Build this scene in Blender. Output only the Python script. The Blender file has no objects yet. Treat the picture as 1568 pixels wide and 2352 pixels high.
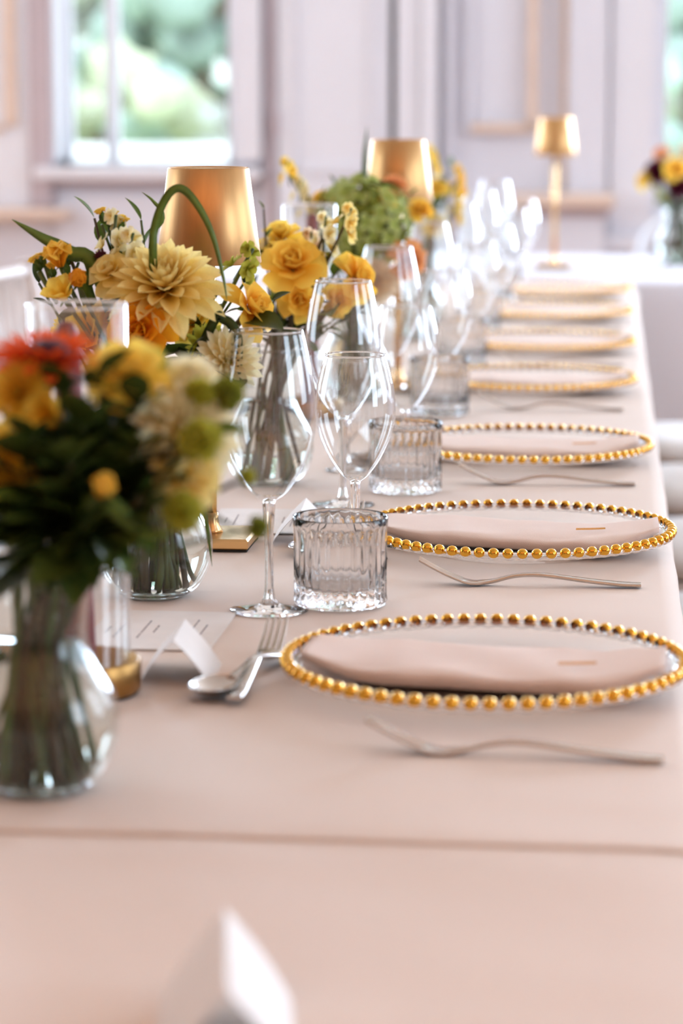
import bpy, math, random, zlib
from mathutils import Vector, Matrix, Euler, noise
R = math.radians; PI = math.pi; TAU = 2*PI
random.seed(7)
sc = bpy.context.scene
col = sc.collection

# ------------------------------------------------------------------ camera
cam_d = bpy.data.cameras.new('camera'); cam = bpy.data.objects.new('camera', cam_d); col.objects.link(cam)
cam_d.sensor_fit = 'VERTICAL'; cam_d.sensor_height = 36.0; cam_d.sensor_width = 24.0
cam_d.lens = 6070*36/2352
cam.location = (0, 0, 1.222)
cam.rotation_euler = (R(90-9.134), 0, R(6.044))
cam_d.clip_start = .05; cam_d.clip_end = 200
cam_d.dof.use_dof = True; cam_d.dof.focus_distance = 2.62; cam_d.dof.aperture_fstop = 4.4
sc.camera = cam

# ------------------------------------------------------------------ world: pale bright overcast sky
w = bpy.data.worlds.new('sky'); sc.world = w; w.use_nodes = True
nt = w.node_tree; bg = nt.nodes['Background']
bg.inputs['Color'].default_value = (.76, .88, 1.0, 1); bg.inputs['Strength'].default_value = 10.0

# ------------------------------------------------------------------ daylight lamps: back windows, plus fill added along the side walls
def daylight_lamp(name, loc, rot, sx, sy, power, color):
    d = bpy.data.lights.new(name, 'AREA'); d.shape = 'RECTANGLE'; d.size = sx; d.size_y = sy
    d.energy = power; d.color = color
    o = bpy.data.objects.new(name, d); o.location = loc; o.rotation_euler = rot; col.objects.link(o); return o
DAY = (.60, .77, 1.0)
for y, p in ((0.6, 45), (3.6, 22), (6.6, 12)):
    daylight_lamp('daylight_fill_right', (3.94, y, 1.95), (0, R(90), 0), 2.2, 1.4, p, DAY)     # added fill from out of view, faces -X
for i, y in enumerate((3.6, 6.6)):
    daylight_lamp('daylight_fill_left', (-3.94, y, 1.95), (0, R(-90), 0), 2.2, 1.4, 16, DAY)   # added fill on the unseen left side, faces +X
daylight_lamp('daylight_window_back', (2.2, 9.5, 1.95), (R(-90), 0, 0), 1.3, 2.2, 840, DAY)
daylight_lamp('daylight_window_back', (-3.1, 9.5, 1.95), (R(-90), 0, 0), 0.9, 2.2, 420, DAY)

# added warm fill: unseen spots behind the camera, washing the ceiling
for x, y in ((-1.8, -1.8), (1.6, -1.8)):
    d = bpy.data.lights.new('warm_fill_spot', 'SPOT'); d.energy = 540; d.color = (1, .54, .27); d.spot_size = R(150); d.spot_blend = .6; d.shadow_soft_size = .12
    o = bpy.data.objects.new('warm_fill_spot', d); o.location = (x, y, 2.1); o.rotation_euler = (R(180), 0, 0); col.objects.link(o)
sc.view_settings.view_transform = 'Standard'; sc.view_settings.look = 'None'
sc.view_settings.gamma = 1; sc.view_settings.use_curve_mapping = False
sc.view_settings.exposure = -0.85
cy = sc.cycles
cy.use_denoising = True; cy.use_adaptive_sampling = True; cy.adaptive_threshold = .12; cy.use_light_tree = False; cy.max_bounces = 16; cy.diffuse_bounces = 3; cy.glossy_bounces = 4
cy.transmission_bounces = 14; cy.transparent_max_bounces = 24; cy.caustics_reflective = False
cy.caustics_refractive = True; cy.blur_glossy = 0.6; cy.sample_clamp_indirect = 4.0

# ------------------------------------------------------------------ materials
MATS = {}
def pmat(name, c, rough=.5, metal=0., var=0., scale=30., bump=0., bscale=200., spec=.5, coat=0., aniso=0., stretch=None, c2=None):
    m = bpy.data.materials.new(name); m.use_nodes = True; t = m.node_tree; b = t.nodes['Principled BSDF']
    b.inputs['Base Color'].default_value = (*c, 1); b.inputs['Roughness'].default_value = rough
    b.inputs['Metallic'].default_value = metal; b.inputs['Specular IOR Level'].default_value = spec
    b.inputs['Coat Weight'].default_value = coat; b.inputs['Anisotropic'].default_value = aniso
    tc = t.nodes.new('ShaderNodeTexCoord'); src = tc.outputs['Object']
    if stretch:
        mp = t.nodes.new('ShaderNodeMapping'); mp.inputs['Scale'].default_value = stretch
        t.links.new(src, mp.inputs[0]); src = mp.outputs[0]
    if var or c2:
        n = t.nodes.new('ShaderNodeTexNoise'); n.inputs['Scale'].default_value = scale; n.inputs['Detail'].default_value = 4
        t.links.new(src, n.inputs['Vector'])
        r = t.nodes.new('ShaderNodeValToRGB'); r.color_ramp.elements[0].position = .35; r.color_ramp.elements[1].position = .65
        lo = c2 if c2 else tuple(max(0, x*(1-var)) for x in c); hi = c if c2 else tuple(min(1, x*(1+var)) for x in c)
        r.color_ramp.elements[0].color = (*lo, 1); r.color_ramp.elements[1].color = (*hi, 1)
        t.links.new(n.outputs['Fac'], r.inputs[0]); t.links.new(r.outputs[0], b.inputs['Base Color'])
    if bump:
        n = t.nodes.new('ShaderNodeTexNoise'); n.inputs['Scale'].default_value = bscale; n.inputs['Detail'].default_value = 3
        t.links.new(src, n.inputs['Vector'])
        bp = t.nodes.new('ShaderNodeBump'); bp.inputs['Strength'].default_value = bump; bp.inputs['Distance'].default_value = .002
        t.links.new(n.outputs['Fac'], bp.inputs['Height']); t.links.new(bp.outputs[0], b.inputs['Normal'])
    MATS[name] = m; return m
def glass_mat(name, ior, tint=(1, 1, 1)):
    m = bpy.data.materials.new(name); m.use_nodes = True; t = m.node_tree; b = t.nodes['Principled BSDF']
    b.inputs['Base Color'].default_value = (*tint, 1); b.inputs['Roughness'].default_value = 0
    b.inputs['Transmission Weight'].default_value = 1; b.inputs['IOR'].default_value = ior
    MATS[name] = m; return m
def thin_glass(name, tint=(.985, .99, .99), k=.05):          # thin walled glass: straight-through plus grazing reflection
    m = bpy.data.materials.new(name); m.use_nodes = True; t = m.node_tree
    t.nodes.remove(t.nodes['Principled BSDF']); out = t.nodes['Material Output']
    lw = t.nodes.new('ShaderNodeLayerWeight'); lw.inputs['Blend'].default_value = .5
    p = t.nodes.new('ShaderNodeMath'); p.operation = 'POWER'; p.inputs[1].default_value = 4.0
    t.links.new(lw.outputs['Facing'], p.inputs[0])
    ma = t.nodes.new('ShaderNodeMath'); ma.operation = 'MULTIPLY_ADD'; ma.inputs[1].default_value = .85; ma.inputs[2].default_value = k
    t.links.new(p.outputs[0], ma.inputs[0])
    tr = t.nodes.new('ShaderNodeBsdfTransparent'); tr.inputs[0].default_value = (*tint, 1)
    gl = t.nodes.new('ShaderNodeBsdfGlossy'); gl.inputs['Roughness'].default_value = .02; gl.inputs['Color'].default_value = (.97, .97, .97, 1)
    mx = t.nodes.new('ShaderNodeMixShader')
    t.links.new(ma.outputs[0], mx.inputs[0]); t.links.new(tr.outputs[0], mx.inputs[1]); t.links.new(gl.outputs[0], mx.inputs[2])
    t.links.new(mx.outputs[0], out.inputs[0]); MATS[name] = m; return m
def petal_mat(name, base, tip, trans=.42, var=.10, rough=.6):     # root-to-tip colour of the petal itself, light shining through
    m = bpy.data.materials.new(name); m.use_nodes = True; t = m.node_tree; b = t.nodes['Principled BSDF']; out = t.nodes['Material Output']
    at = t.nodes.new('ShaderNodeAttribute'); at.attribute_name = 'along'
    r = t.nodes.new('ShaderNodeValToRGB'); r.color_ramp.elements[0].color = (*base, 1); r.color_ramp.elements[1].color = (*tip, 1)
    r.color_ramp.elements[0].position = .1; r.color_ramp.elements[1].position = .95
    t.links.new(at.outputs['Fac'], r.inputs[0])
    n = t.nodes.new('ShaderNodeTexNoise'); n.inputs['Scale'].default_value = 90
    tc = t.nodes.new('ShaderNodeTexCoord'); t.links.new(tc.outputs['Object'], n.inputs['Vector'])
    mr = t.nodes.new('ShaderNodeMapRange'); mr.inputs['From Min'].default_value = .3; mr.inputs['From Max'].default_value = .7
    mr.inputs['To Min'].default_value = 1-var; mr.inputs['To Max'].default_value = 1+var
    t.links.new(n.outputs['Fac'], mr.inputs[0])
    hv = t.nodes.new('ShaderNodeHueSaturation'); t.links.new(r.outputs[0], hv.inputs['Color']); t.links.new(mr.outputs[0], hv.inputs['Value'])
    b.inputs['Roughness'].default_value = rough; b.inputs['Specular IOR Level'].default_value = .25
    t.links.new(hv.outputs[0], b.inputs['Base Color'])
    tl = t.nodes.new('ShaderNodeBsdfTranslucent'); t.links.new(hv.outputs[0], tl.inputs['Color'])
    mx = t.nodes.new('ShaderNodeMixShader'); mx.inputs[0].default_value = trans
    t.links.new(b.outputs[0], mx.inputs[1]); t.links.new(tl.outputs[0], mx.inputs[2]); t.links.new(mx.outputs[0], out.inputs[0])
    MATS[name] = m; return m

pmat('cloth', (.84, .705, .62), .85, var=.025, scale=3, bump=.12, bscale=900, spec=.15)
pmat('white_cloth', (.68, .64, .67), .85, var=.02, scale=3, bump=.1, bscale=900, spec=.15)
pmat('napkin', (.84, .67, .585), .85, var=.03, scale=12, bump=.2, bscale=1100, spec=.15)
pmat('gold', (.78, .42, .055), .16, 1., var=.05, scale=60)
pmat('brass', (.55, .32, .135), .37, 1., var=.06, scale=8, stretch=(14, 14, .6), aniso=.4)
pmat('brass_base', (.78, .50, .23), .24, 1., var=.04, scale=40)
pmat('brass_dark', (.36, .20, .065), .38, 1., var=.1, scale=30)
pmat('felt', (.02, .018, .015), .95, var=.1)
pmat('steel', (.56, .51, .47), .2, 1., var=.04, scale=25)
pmat('paper', (.86, .79, .74), .8, var=.02, scale=40, bump=.05, bscale=600)
pmat('ink', (.30, .25, .25), .7, var=.2)
pmat('wax', (.17, .012, .022), .45, var=.12, scale=20)
pmat('wick', (.05, .04, .03), .9, var=.2)
pmat('wall', (.77, .755, .82), .55, var=.02, scale=2)
pmat('wall_warm', (.42, .27, .18), .6, var=.02, scale=2)
pmat('trim_white', (.84, .825, .88), .45, var=.015, scale=4)
pmat('trim_beige', (.72, .55, .45), .5, var=.04, scale=6)
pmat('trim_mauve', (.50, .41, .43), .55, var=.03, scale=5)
pmat('gap_shade', (.03, .02, .025), .8, var=.1)
pmat('floor_wood', (.36, .20, .11), .4, var=.25, scale=5, stretch=(8, .6, 1))
pmat('ceiling', (.80, .70, .60), .8, var=.01)
pmat('chair_wood', (.70, .60, .55), .45, var=.12, scale=14, stretch=(6, 6, 1))
pmat('cushion', (.83, .79, .76), .8, var=.03, scale=8, bump=.1, bscale=500)
pmat('chair_white', (.82, .82, .85), .35, var=.02)
pmat('leather_brown', (.13, .045, .03), .5, var=.2, scale=20, bump=.15, bscale=300)
pmat('chair_grey', (.35, .35, .42), .6, var=.05)
pmat('grass', (.50, .58, .34), .9, var=.3, scale=.6)
pmat('bark', (.22, .17, .13), .9, var=.3, scale=6)
pmat('tree_leaf', (.40, .41, .36), .8, var=.35, scale=1.3)
pmat('tree_leaf_b', (.42, .44, .30), .8, var=.35, scale=1.3)
pmat('tree_leaf_c', (.33, .41, .36), .8, var=.35, scale=1.3)
pmat('gravel', (.8, .78, .74), .9, var=.1, scale=4)
glass_mat('glass', 1.5); glass_mat('tumbler_glass', 1.40); glass_mat('water', 1.33, (.97, .985, .96))
thin_glass('thin_glass'); thin_glass('plate_glass', (.985, .987, .99), .06); thin_glass('vase_glass', (.95, .965, .955), .025)
thin_glass('pane', (.97, .99, .985), .04)
pmat('stem', (.07, .105, .02), .5, var=.25, scale=40); pmat('stem_brown', (.07, .05, .02), .6, var=.25, scale=40)
petal_mat('p_cream', (.95, .64, .10), (.98, .84, .38)); petal_mat('p_white', (.92, .74, .26), (.97, .89, .62))
petal_mat('p_rose', (.97, .50, .03), (.99, .67, .11)); petal_mat('p_roseo', (.88, .30, .01), (.94, .44, .02))
petal_mat('p_lemon', (.96, .60, .04), (.99, .76, .16)); petal_mat('p_red', (.75, .06, .01), (.86, .15, .02), .35)
petal_mat('p_orange', (.70, .22, .05), (.86, .40, .17)); petal_mat('p_peach', (.85, .55, .30), (.90, .74, .52))
petal_mat('p_burg', (.05, .004, .015), (.13, .01, .035), .15); petal_mat('p_lime', (.34, .34, .02), (.50, .48, .07))
petal_mat('p_hyd', (.40, .48, .08), (.60, .66, .24)); petal_mat('p_green', (.14, .17, .02), (.26, .28, .03)); petal_mat('p_mum', (.80, .45, .03), (.80, .56, .08))
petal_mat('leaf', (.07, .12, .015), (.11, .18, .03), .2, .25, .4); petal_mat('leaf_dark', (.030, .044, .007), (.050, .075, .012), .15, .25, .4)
petal_mat('leaf_blade', (.12, .20, .03), (.16, .24, .06), .2, .15, .35); petal_mat('leaf_grey', (.22, .29, .22), (.30, .38, .30), .2, .2, .5)

# ------------------------------------------------------------------ mesh helpers
class MB:
    def __init__(s): s.v = []; s.f = []; s.a = []
    def add(s, vs, fs, M=None, at=None):
        o = len(s.v)
        s.v += [tuple(M @ Vector(p)) for p in vs] if M else [tuple(p) for p in vs]
        s.f += [tuple(i+o for i in f) for f in fs]
        s.a += at if at else [0.]*len(vs)
        return s
    def box(s, c, d, M=None, b=0.):
        x, y, z = (k/2 for k in d)
        if b <= 0:
            vs = [(c[0]+i*x, c[1]+j*y, c[2]+k*z) for i in (-1, 1) for j in (-1, 1) for k in (-1, 1)]
            return s.add(vs, [(0, 1, 3, 2), (4, 6, 7, 5), (0, 4, 5, 1), (2, 3, 7, 6), (0, 2, 6, 4), (1, 5, 7, 3)], M)
        prof = [(x-b, -z), (x, -z+b), (x, z-b), (x-b, z)]     # chamfered top and bottom rims
        vs = []; fs = []
        for (px, pz) in prof:
            k = x-px
            for i, j in ((-1, -1), (1, -1), (1, 1), (-1, 1)): vs.append((c[0]+i*(x-k), c[1]+j*(y-k), c[2]+pz))
        for r in range(3):
            for q in range(4): fs.append((r*4+q, r*4+(q+1) % 4, r*4+4+(q+1) % 4, r*4+4+q))
        fs += [(3, 2, 1, 0), (12, 13, 14, 15)]
        return s.add(vs, fs, M)
    def lathe(s, prof, n=48, M=None, rmod=None, closed=False):
        vs = []; fs = []
        for i in range(n):
            a = TAU*i/n; k = rmod(a) if rmod else 0
            for (r, z, *e) in prof:
                rr = r+k*(e[0] if e else 0); vs.append((rr*math.cos(a), rr*math.sin(a), z))
        m = len(prof)
        for i in range(n):
            j = (i+1) % n
            for q in range(m if closed else m-1):
                q2 = (q+1) % m
                fs.append((i*m+q, j*m+q, j*m+q2, i*m+q2))
        return s.add(vs, fs, M)
    def tube(s, pts, rad, n=8, cap=True, M=None):
        pts = [Vector(p) for p in pts]; vs = []; fs = []; at = []
        if not hasattr(rad, '__len__'): rad = [rad]*len(pts)
        up = None
        for i, p in enumerate(pts):
            t = (pts[min(i+1, len(pts)-1)]-pts[max(i-1, 0)]).normalized()
            if up is None: up = Vector((0, 0, 1)) if abs(t.z) < .9 else Vector((1, 0, 0))
            sx = t.cross(up).normalized(); up = sx.cross(t).normalized()
            for k in range(n):
                a = TAU*k/n; vs.append(p+sx*(rad[i]*math.cos(a))+up*(rad[i]*math.sin(a)))
        for i in range(len(pts)-1):
            for k in range(n):
                l = (k+1) % n; fs.append((i*n+k, i*n+l, (i+1)*n+l, (i+1)*n+k))
        if cap: fs += [tuple(range(n-1, -1, -1)), tuple((len(pts)-1)*n+k for k in range(n))]
        return s.add(vs, fs, M)
    def strip(s, pts, wid, th, M=None):          # bar of rectangular section along pts in the XZ plane, width along Y; pts=(x,z) or (x,y,z)
        vs = []; fs = []; n = len(pts)
        for i, p in enumerate(pts):
            x, y, z = (p[0], 0, p[1]) if len(p) == 2 else p
            W = wid[i]/2; T = th[i]/2 if hasattr(th, '__len__') else th/2
            q = [(-W, -T*.6), (-W*.7, -T), (W*.7, -T), (W, -T*.6), (W, T*.6), (W*.7, T), (-W*.7, T), (-W, T*.6)]
            vs += [(x, y+a, z+b) for a, b in q]
        for i in range(n-1):
            for k in range(8): fs.append((i*8+k, i*8+(k+1) % 8, i*8+8+(k+1) % 8, i*8+8+k))
        vs += vs[:8]+vs[(n-1)*8:n*8]; fs += [tuple(range(n*8+7, n*8-1, -1)), tuple(n*8+8+k for k in range(8))]
        return s.add(vs, fs, M)
    def mesh(s, name, smooth=True):
        me = bpy.data.meshes.new(name); me.from_pydata(s.v, [], s.f); me.update()
        if any(s.a):
            at = me.attributes.new('along', 'FLOAT', 'POINT'); at.data.foreach_set('value', s.a)
        if smooth: me.polygons.foreach_set('use_smooth', [True]*len(me.polygons))
        return me
    def build(s, name, mat, parent=None, smooth=True, loc=(0, 0, 0), rot=None):
        return link(name, s.mesh(name, smooth), mat, parent, loc, rot)
def link(name, me, mat, parent=None, loc=(0, 0, 0), rot=None, M=None):
    if mat and not me.materials: me.materials.append(MATS[mat])
    o = bpy.data.objects.new(name, me); col.objects.link(o); o.parent = parent
    if M is not None: o.matrix_local = M
    else:
        o.location = loc
        if rot: o.rotation_euler = rot
    return o
def thing(name, label, cat, loc=(0, 0, 0), rz=0., group=None):
    o = bpy.data.objects.new(name, None); col.objects.link(o); o.empty_display_size = .02
    o.location = loc; o.rotation_euler = (0, 0, rz); return tag(o, label, cat, group)
def tag(o, label, cat, group=None, kind=None):
    if label: o['label'] = label
    if cat: o['category'] = cat
    if group: o['group'] = group
    if kind: o['kind'] = kind
    return o
def struct(o): o['kind'] = 'structure'; return o
def copy_tree(o, parent=None):
    c = o.copy(); col.objects.link(c); c.parent = parent
    for ch in list(o.children): copy_tree(ch, c)
    return c
def crom(pts, n=6):                             # smooth polyline through points
    P = [Vector(p) for p in pts]; out = []
    for i in range(len(P)-1):
        a, b, c, d = P[max(i-1, 0)], P[i], P[i+1], P[min(i+2, len(P)-1)]
        for k in range(n):
            t = k/n; out.append(.5*((2*b)+(c-a)*t+(2*a-5*b+4*c-d)*t*t+(3*b-a-3*c+d)*t**3))
    return out+[P[-1]]
ORD = ['nearest', 'second nearest', 'third nearest', 'fourth nearest', 'fifth nearest', 'sixth nearest', 'farthest']
TZ = .75
def hsh(*k): return zlib.crc32(repr(k).encode())

# ================================================================== the room
def wbox(name, x0, x1, y0, y1, z0, z1, mat, parent=None, b=0.):
    c = ((x0+x1)/2, (y0+y1)/2, (z0+z1)/2)
    o = MB().box((0, 0, 0), (x1-x0, y1-y0, z1-z0), b=b).build(name, mat, None, False, c)
    if parent: o.parent = parent; o.location = Vector(c)-parent.location
    return o
YB = 9.6; H = 3.5
floor = struct(wbox('floor', -4.1, 4.1, -4.1, YB+.3, -.05, 0, 'floor_wood'))
struct(wbox('ceiling', -4.1, 4.1, -4.1, YB+.3, H, H+.1, 'ceiling'))
struct(wbox('wall_rear', -4.1, 4.1, -4.2, -4.1, 0, H, 'wall_warm'))
def side_wall(name, x0, x1, ys, mat):
    root = bpy.data.objects.new(name, None); col.objects.link(root); struct(root)
    e = [-4.1]
    for y in ys: e += [y-.7, y+.7]
    e.append(YB+.3)
    for i in range(0, len(e), 2): wbox('wall_pier', x0, x1, e[i], e[i+1], 0, H, mat, root)
    for y in ys:
        wbox('wall_apron', x0, x1, y-.7, y+.7, 0, .85, mat, root); wbox('wall_head', x0, x1, y-.7, y+.7, 3.05, H, mat, root)
side_wall('wall_right', 4.0, 4.1, (.6, 3.6, 6.6), 'wall')
side_wall('wall_left', -4.1, -4.0, (3.6, 6.6), 'wall_warm')
# back wall: masonry around two windows seen and two windows out of view
wb = bpy.data.objects.new('wall_back', None); col.objects.link(wb); struct(wb)
def wpart(n, *a, **k): return wbox(n, *a, parent=wb, **k)
for x0, x1 in ((-4.1, -3.55), (-2.65, -2.087), (-1.40, .10), (.95, 1.55), (2.85, 4.1)): wpart('wall_pier', x0, x1, YB, YB+.28, 0, H, 'wall')
for x0, x1, z0 in ((-3.55, -2.65, .85), (-2.087, -1.40, .935), (.10, .95, .70), (1.55, 2.85, .85)):
    wpart('wall_apron', x0, x1, YB, YB+.28, 0, z0, 'wall'); wpart('wall_head', x0, x1, YB, YB+.28, 3.05, H, 'wall')
# window 1: left of the nearest lamp
def window(name, x0, x1, z0, z1, bars, y, rail=.055):
    r = bpy.data.objects.new(name, None); col.objects.link(r); r.location = ((x0+x1)/2, y, z0); struct(r)
    wbox('frame', x0, x0+.05, y, y+.06, z0, z1, 'trim_white', r); wbox('frame', x1-.05, x1, y, y+.06, z0, z1, 'trim_white', r)
    wbox('frame', x0, x1, y, y+.06, z0, z0+rail, 'trim_white', r); wbox('frame', x0, x1, y, y+.06, z1-.055, z1, 'trim_white', r)
    e = [x0+.05]+list(bars)+[x1-.05]
    for b in bars: wbox('glazing_bar', b-.022, b+.022, y+.005, y+.055, z0+rail-.005, z1-.05, 'trim_white', r)
    wbox('glazing_bar', x0+.05, x1-.05, y+.01, y+.05, 2.0, 2.03, 'trim_white', r)
    for a, b in zip(e, e[1:]):
        wbox('pane', a, b, y+.026, y+.032, z0+rail-.005, 2.0, 'pane', r); wbox('pane', a, b, y+.026, y+.032, 2.03, z1-.05, 'pane', r)
    return r
w1 = window('window_1', -2.087, -1.40, .935, 3.05, [-1.884], YB+.14, .014)
kn = MB().lathe([(.0, 0), (.018, .002), (.024, .012), (.02, .024), (0, .03)], 16).build('latch_knob', 'trim_white', w1)
kn.location = (.14, -.04, .0); kn.rotation_euler = (R(90), 0, 0)
w2 = window('window_2', .10, .95, .70, 3.05, [.52], YB+.14)
trim_n = [0]
def trim(x0, x1, y0, y1, z0, z1, mat, b=0.):
    trim_n[0] += 1; return struct(wbox('trim_%d' % trim_n[0], x0, x1, y0, y1, z0, z1, mat, b=b))
trim(-2.13, -1.30, YB-.10, YB+.14, .89, .935, 'trim_white', .008)      # sill board
trim(-2.10, -1.33, YB-.03, YB, .86, .90, 'trim_mauve')                 # mauve mould below the sill
trim(-2.07, -1.36, YB-.02, YB, .32, .84, 'wall', .008)                 # apron panel
trim(-2.087, -2.06, YB-.03, YB+.14, .955, 3.05, 'trim_white', .004)    # jamb lining
trim(-2.155, -2.075, YB-.05, YB, .785, 3.2, 'trim_mauve', .006)        # shutter edge, shade of the reveal put into its mauve
trim(-2.40, -2.16, YB-.03, YB, .785, 3.2, 'trim_white', .006)
trim(-2.245, -2.20, YB-.05, YB-.03, 1.08, 3.1, 'trim_beige', .006)     # gilded frame moulding, upright
trim(-2.50, -2.245, YB-.05, YB-.03, 1.06, 1.085, 'trim_beige', .006)
trim(-3.6, -2.0, YB-.14, YB, .745, .785, 'trim_beige', .012)           # rail left
trim(-1.395, -1.30, YB-.08, YB+.10, .955, 3.1, 'trim_white', .010)     # casing right of window
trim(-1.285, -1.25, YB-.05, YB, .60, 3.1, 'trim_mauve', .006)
# folding shutters / panelled door with slot shade painted dark
d1 = struct(wbox('door_1', -1.24, -.84, YB-.06, YB-.01, .02, 3.0, 'trim_white', b=.006))
for z0, z1 in ((.15, .80), (.92, 2.85)):
    wbox('panel_moulding', -1.19, -1.17, YB-.075, YB-.06, z0, z1, 'trim_white', d1); wbox('panel_moulding', -.91, -.89, YB-.075, YB-.06, z0, z1, 'trim_white', d1)
    wbox('panel_moulding', -1.19, -.89, YB-.075, YB-.06, z0, z0+.02, 'trim_white', d1); wbox('panel_moulding', -1.19, -.89, YB-.075, YB-.06, z1-.02, z1, 'trim_white', d1)
wbox('hinge', -1.252, -1.236, YB-.075, YB-.06, 1.05, 1.13, 'trim_mauve', d1)
trim(-.838, -.815, YB-.02, YB, .02, 3.0, 'gap_shade')  # raised strip painted near black for the shade in the gap
trim(-.812, -.73, YB-.07, YB, .02, 3.1, 'trim_white', .008); trim(-.725, -.665, YB-.09, YB, .02, 3.1, 'trim_white', .008)
trim(-.64, -.61, YB-.04, YB, .02, 3.1, 'wall', .004)
# wall panel with gilded frame moulding
trim(-.345, -.31, YB-.05, YB, 1.07, 3.1, 'trim_beige', .006); trim(-.545, -.31, YB-.05, YB, 1.06, 1.095, 'trim_beige', .006); trim(-.565, -.545, YB-.03, YB, 1.06, 3.1, 'wall', .004)
trim(-.225, -.205, YB-.04, YB, .86, 3.1, 'trim_beige', .004); trim(-.20, -.06, YB-.06, YB, .70, 3.1, 'wall', .01)
trim(-.05, .10, YB-.03, YB+.14, .66, 3.1, 'trim_white', .004)
trim(-.055, .96, YB-.08, YB+.14, .64, .70, 'trim_white', .008)
# low plinth ledge under the panel
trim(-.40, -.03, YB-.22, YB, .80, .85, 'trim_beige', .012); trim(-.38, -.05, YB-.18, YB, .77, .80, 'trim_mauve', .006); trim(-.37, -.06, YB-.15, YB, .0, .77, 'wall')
struct(wbox('baseboard_back', -4.0, 4.0, YB-.025, YB, 0, .16, 'trim_white'))

# ================================================================== outdoors beyond the windows
tag(wbox('lawn', -40, 40, YB+1.2, 70, -.5, -.4, 'grass'), 'green lawn outside beyond the windows', 'lawn', kind='structure')
tag(wbox('gravel_path', -40, 40, YB+.35, YB+5.5, -.45, -.35, 'gravel'), 'pale gravel terrace just outside the windows', 'path', kind='structure')
def tree(x, y, h, rad, mat, label):
    t = thing('tree', label, 'tree', (x, y, -.4), 0, 'trees outside the windows')
    rnd = random.Random(int(x*31+y*7))
    MB().tube([(0, 0, 0), (.05, .02, h*.3), (0, .1, h*.6)], [.22, .17, .08], 8).build('trunk', 'bark', t)
    mb = MB()
    import bmesh
    bm = bmesh.new(); bmesh.ops.create_icosphere(bm, subdivisions=2, radius=1.)
    vs = [v.co.copy() for v in bm.verts]; fs = [tuple(q.index for q in f.verts) for f in bm.faces]; bm.free()
    for k in range(130):
        c = Vector((rnd.gauss(0, .5)*rad, rnd.gauss(0, .4)*rad, h*rnd.uniform(.06, .8))); r = rad*rnd.uniform(.09, .22)
        mb.add([c+p*r*(1+.5*noise.noise(p*2.5+c)) for p in vs], fs)
    o = mb.build('crown', mat, t); o['kind'] = 'stuff'
tree(-4.65, 19, 6, 1.2, 'tree_leaf_b', 'yellowish green tree outside, seen in the left pane of the left window')
tree(-3.35, 21.5, 7, 1.3, 'tree_leaf_c', 'bluish green tree outside, seen at the right of the left window')
tree(-5.3, 27, 9, 1.9, 'tree_leaf', 'mid green tree farther back outside the left window')
tree(.55, 19, 7.5, 1.1, 'tree_leaf_c', 'bluish green tree outside the window at the right edge')
tree(1.6, 26, 8, 1.9, 'tree_leaf', 'tall pale green tree farther back outside the right window')
pw = wbox('added_parapet', -6.5, -1.6, 12.0, 12.25, -.4, .962, 'gravel')  # low wall added to catch sky light as the bright strip
tag(pw, 'low pale wall added outside the left window as a bright strip', 'wall', kind='structure')
def shrub(x, y, r, mat, label):
    t = thing('shrub', label, 'shrub', (x, y, -.4), 0, 'shrubs outside the windows'); rnd = random.Random(int(x*13+y))
    MB().tube([(0, 0, 0), (.02, 0, r*.6)], [.05, .03], 6).build('stem', 'bark', t)
    mb = MB()
    for k in range(260):
        p = Vector((rnd.gauss(0, .45), rnd.gauss(0, .4), abs(rnd.gauss(.5, .35))))*r; q = Vector((rnd.uniform(-1, 1), rnd.uniform(-1, 1), rnd.uniform(-.3, 1))).normalized(); s_ = q.orthogonal().normalized()*r*.12
        mb.add([p, p+q*r*.14+s_, p+q*r*.3, p+q*r*.14-s_], [(0, 1, 2, 3)])
    mb.build('foliage', mat, t)
shrub(-3.75, 15.5, .95, 'tree_leaf', 'green shrub outside just behind the added pale wall')
shrub(-2.75, 17.5, .95, 'tree_leaf', 'green shrub outside behind the right pane of the left window')

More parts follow.
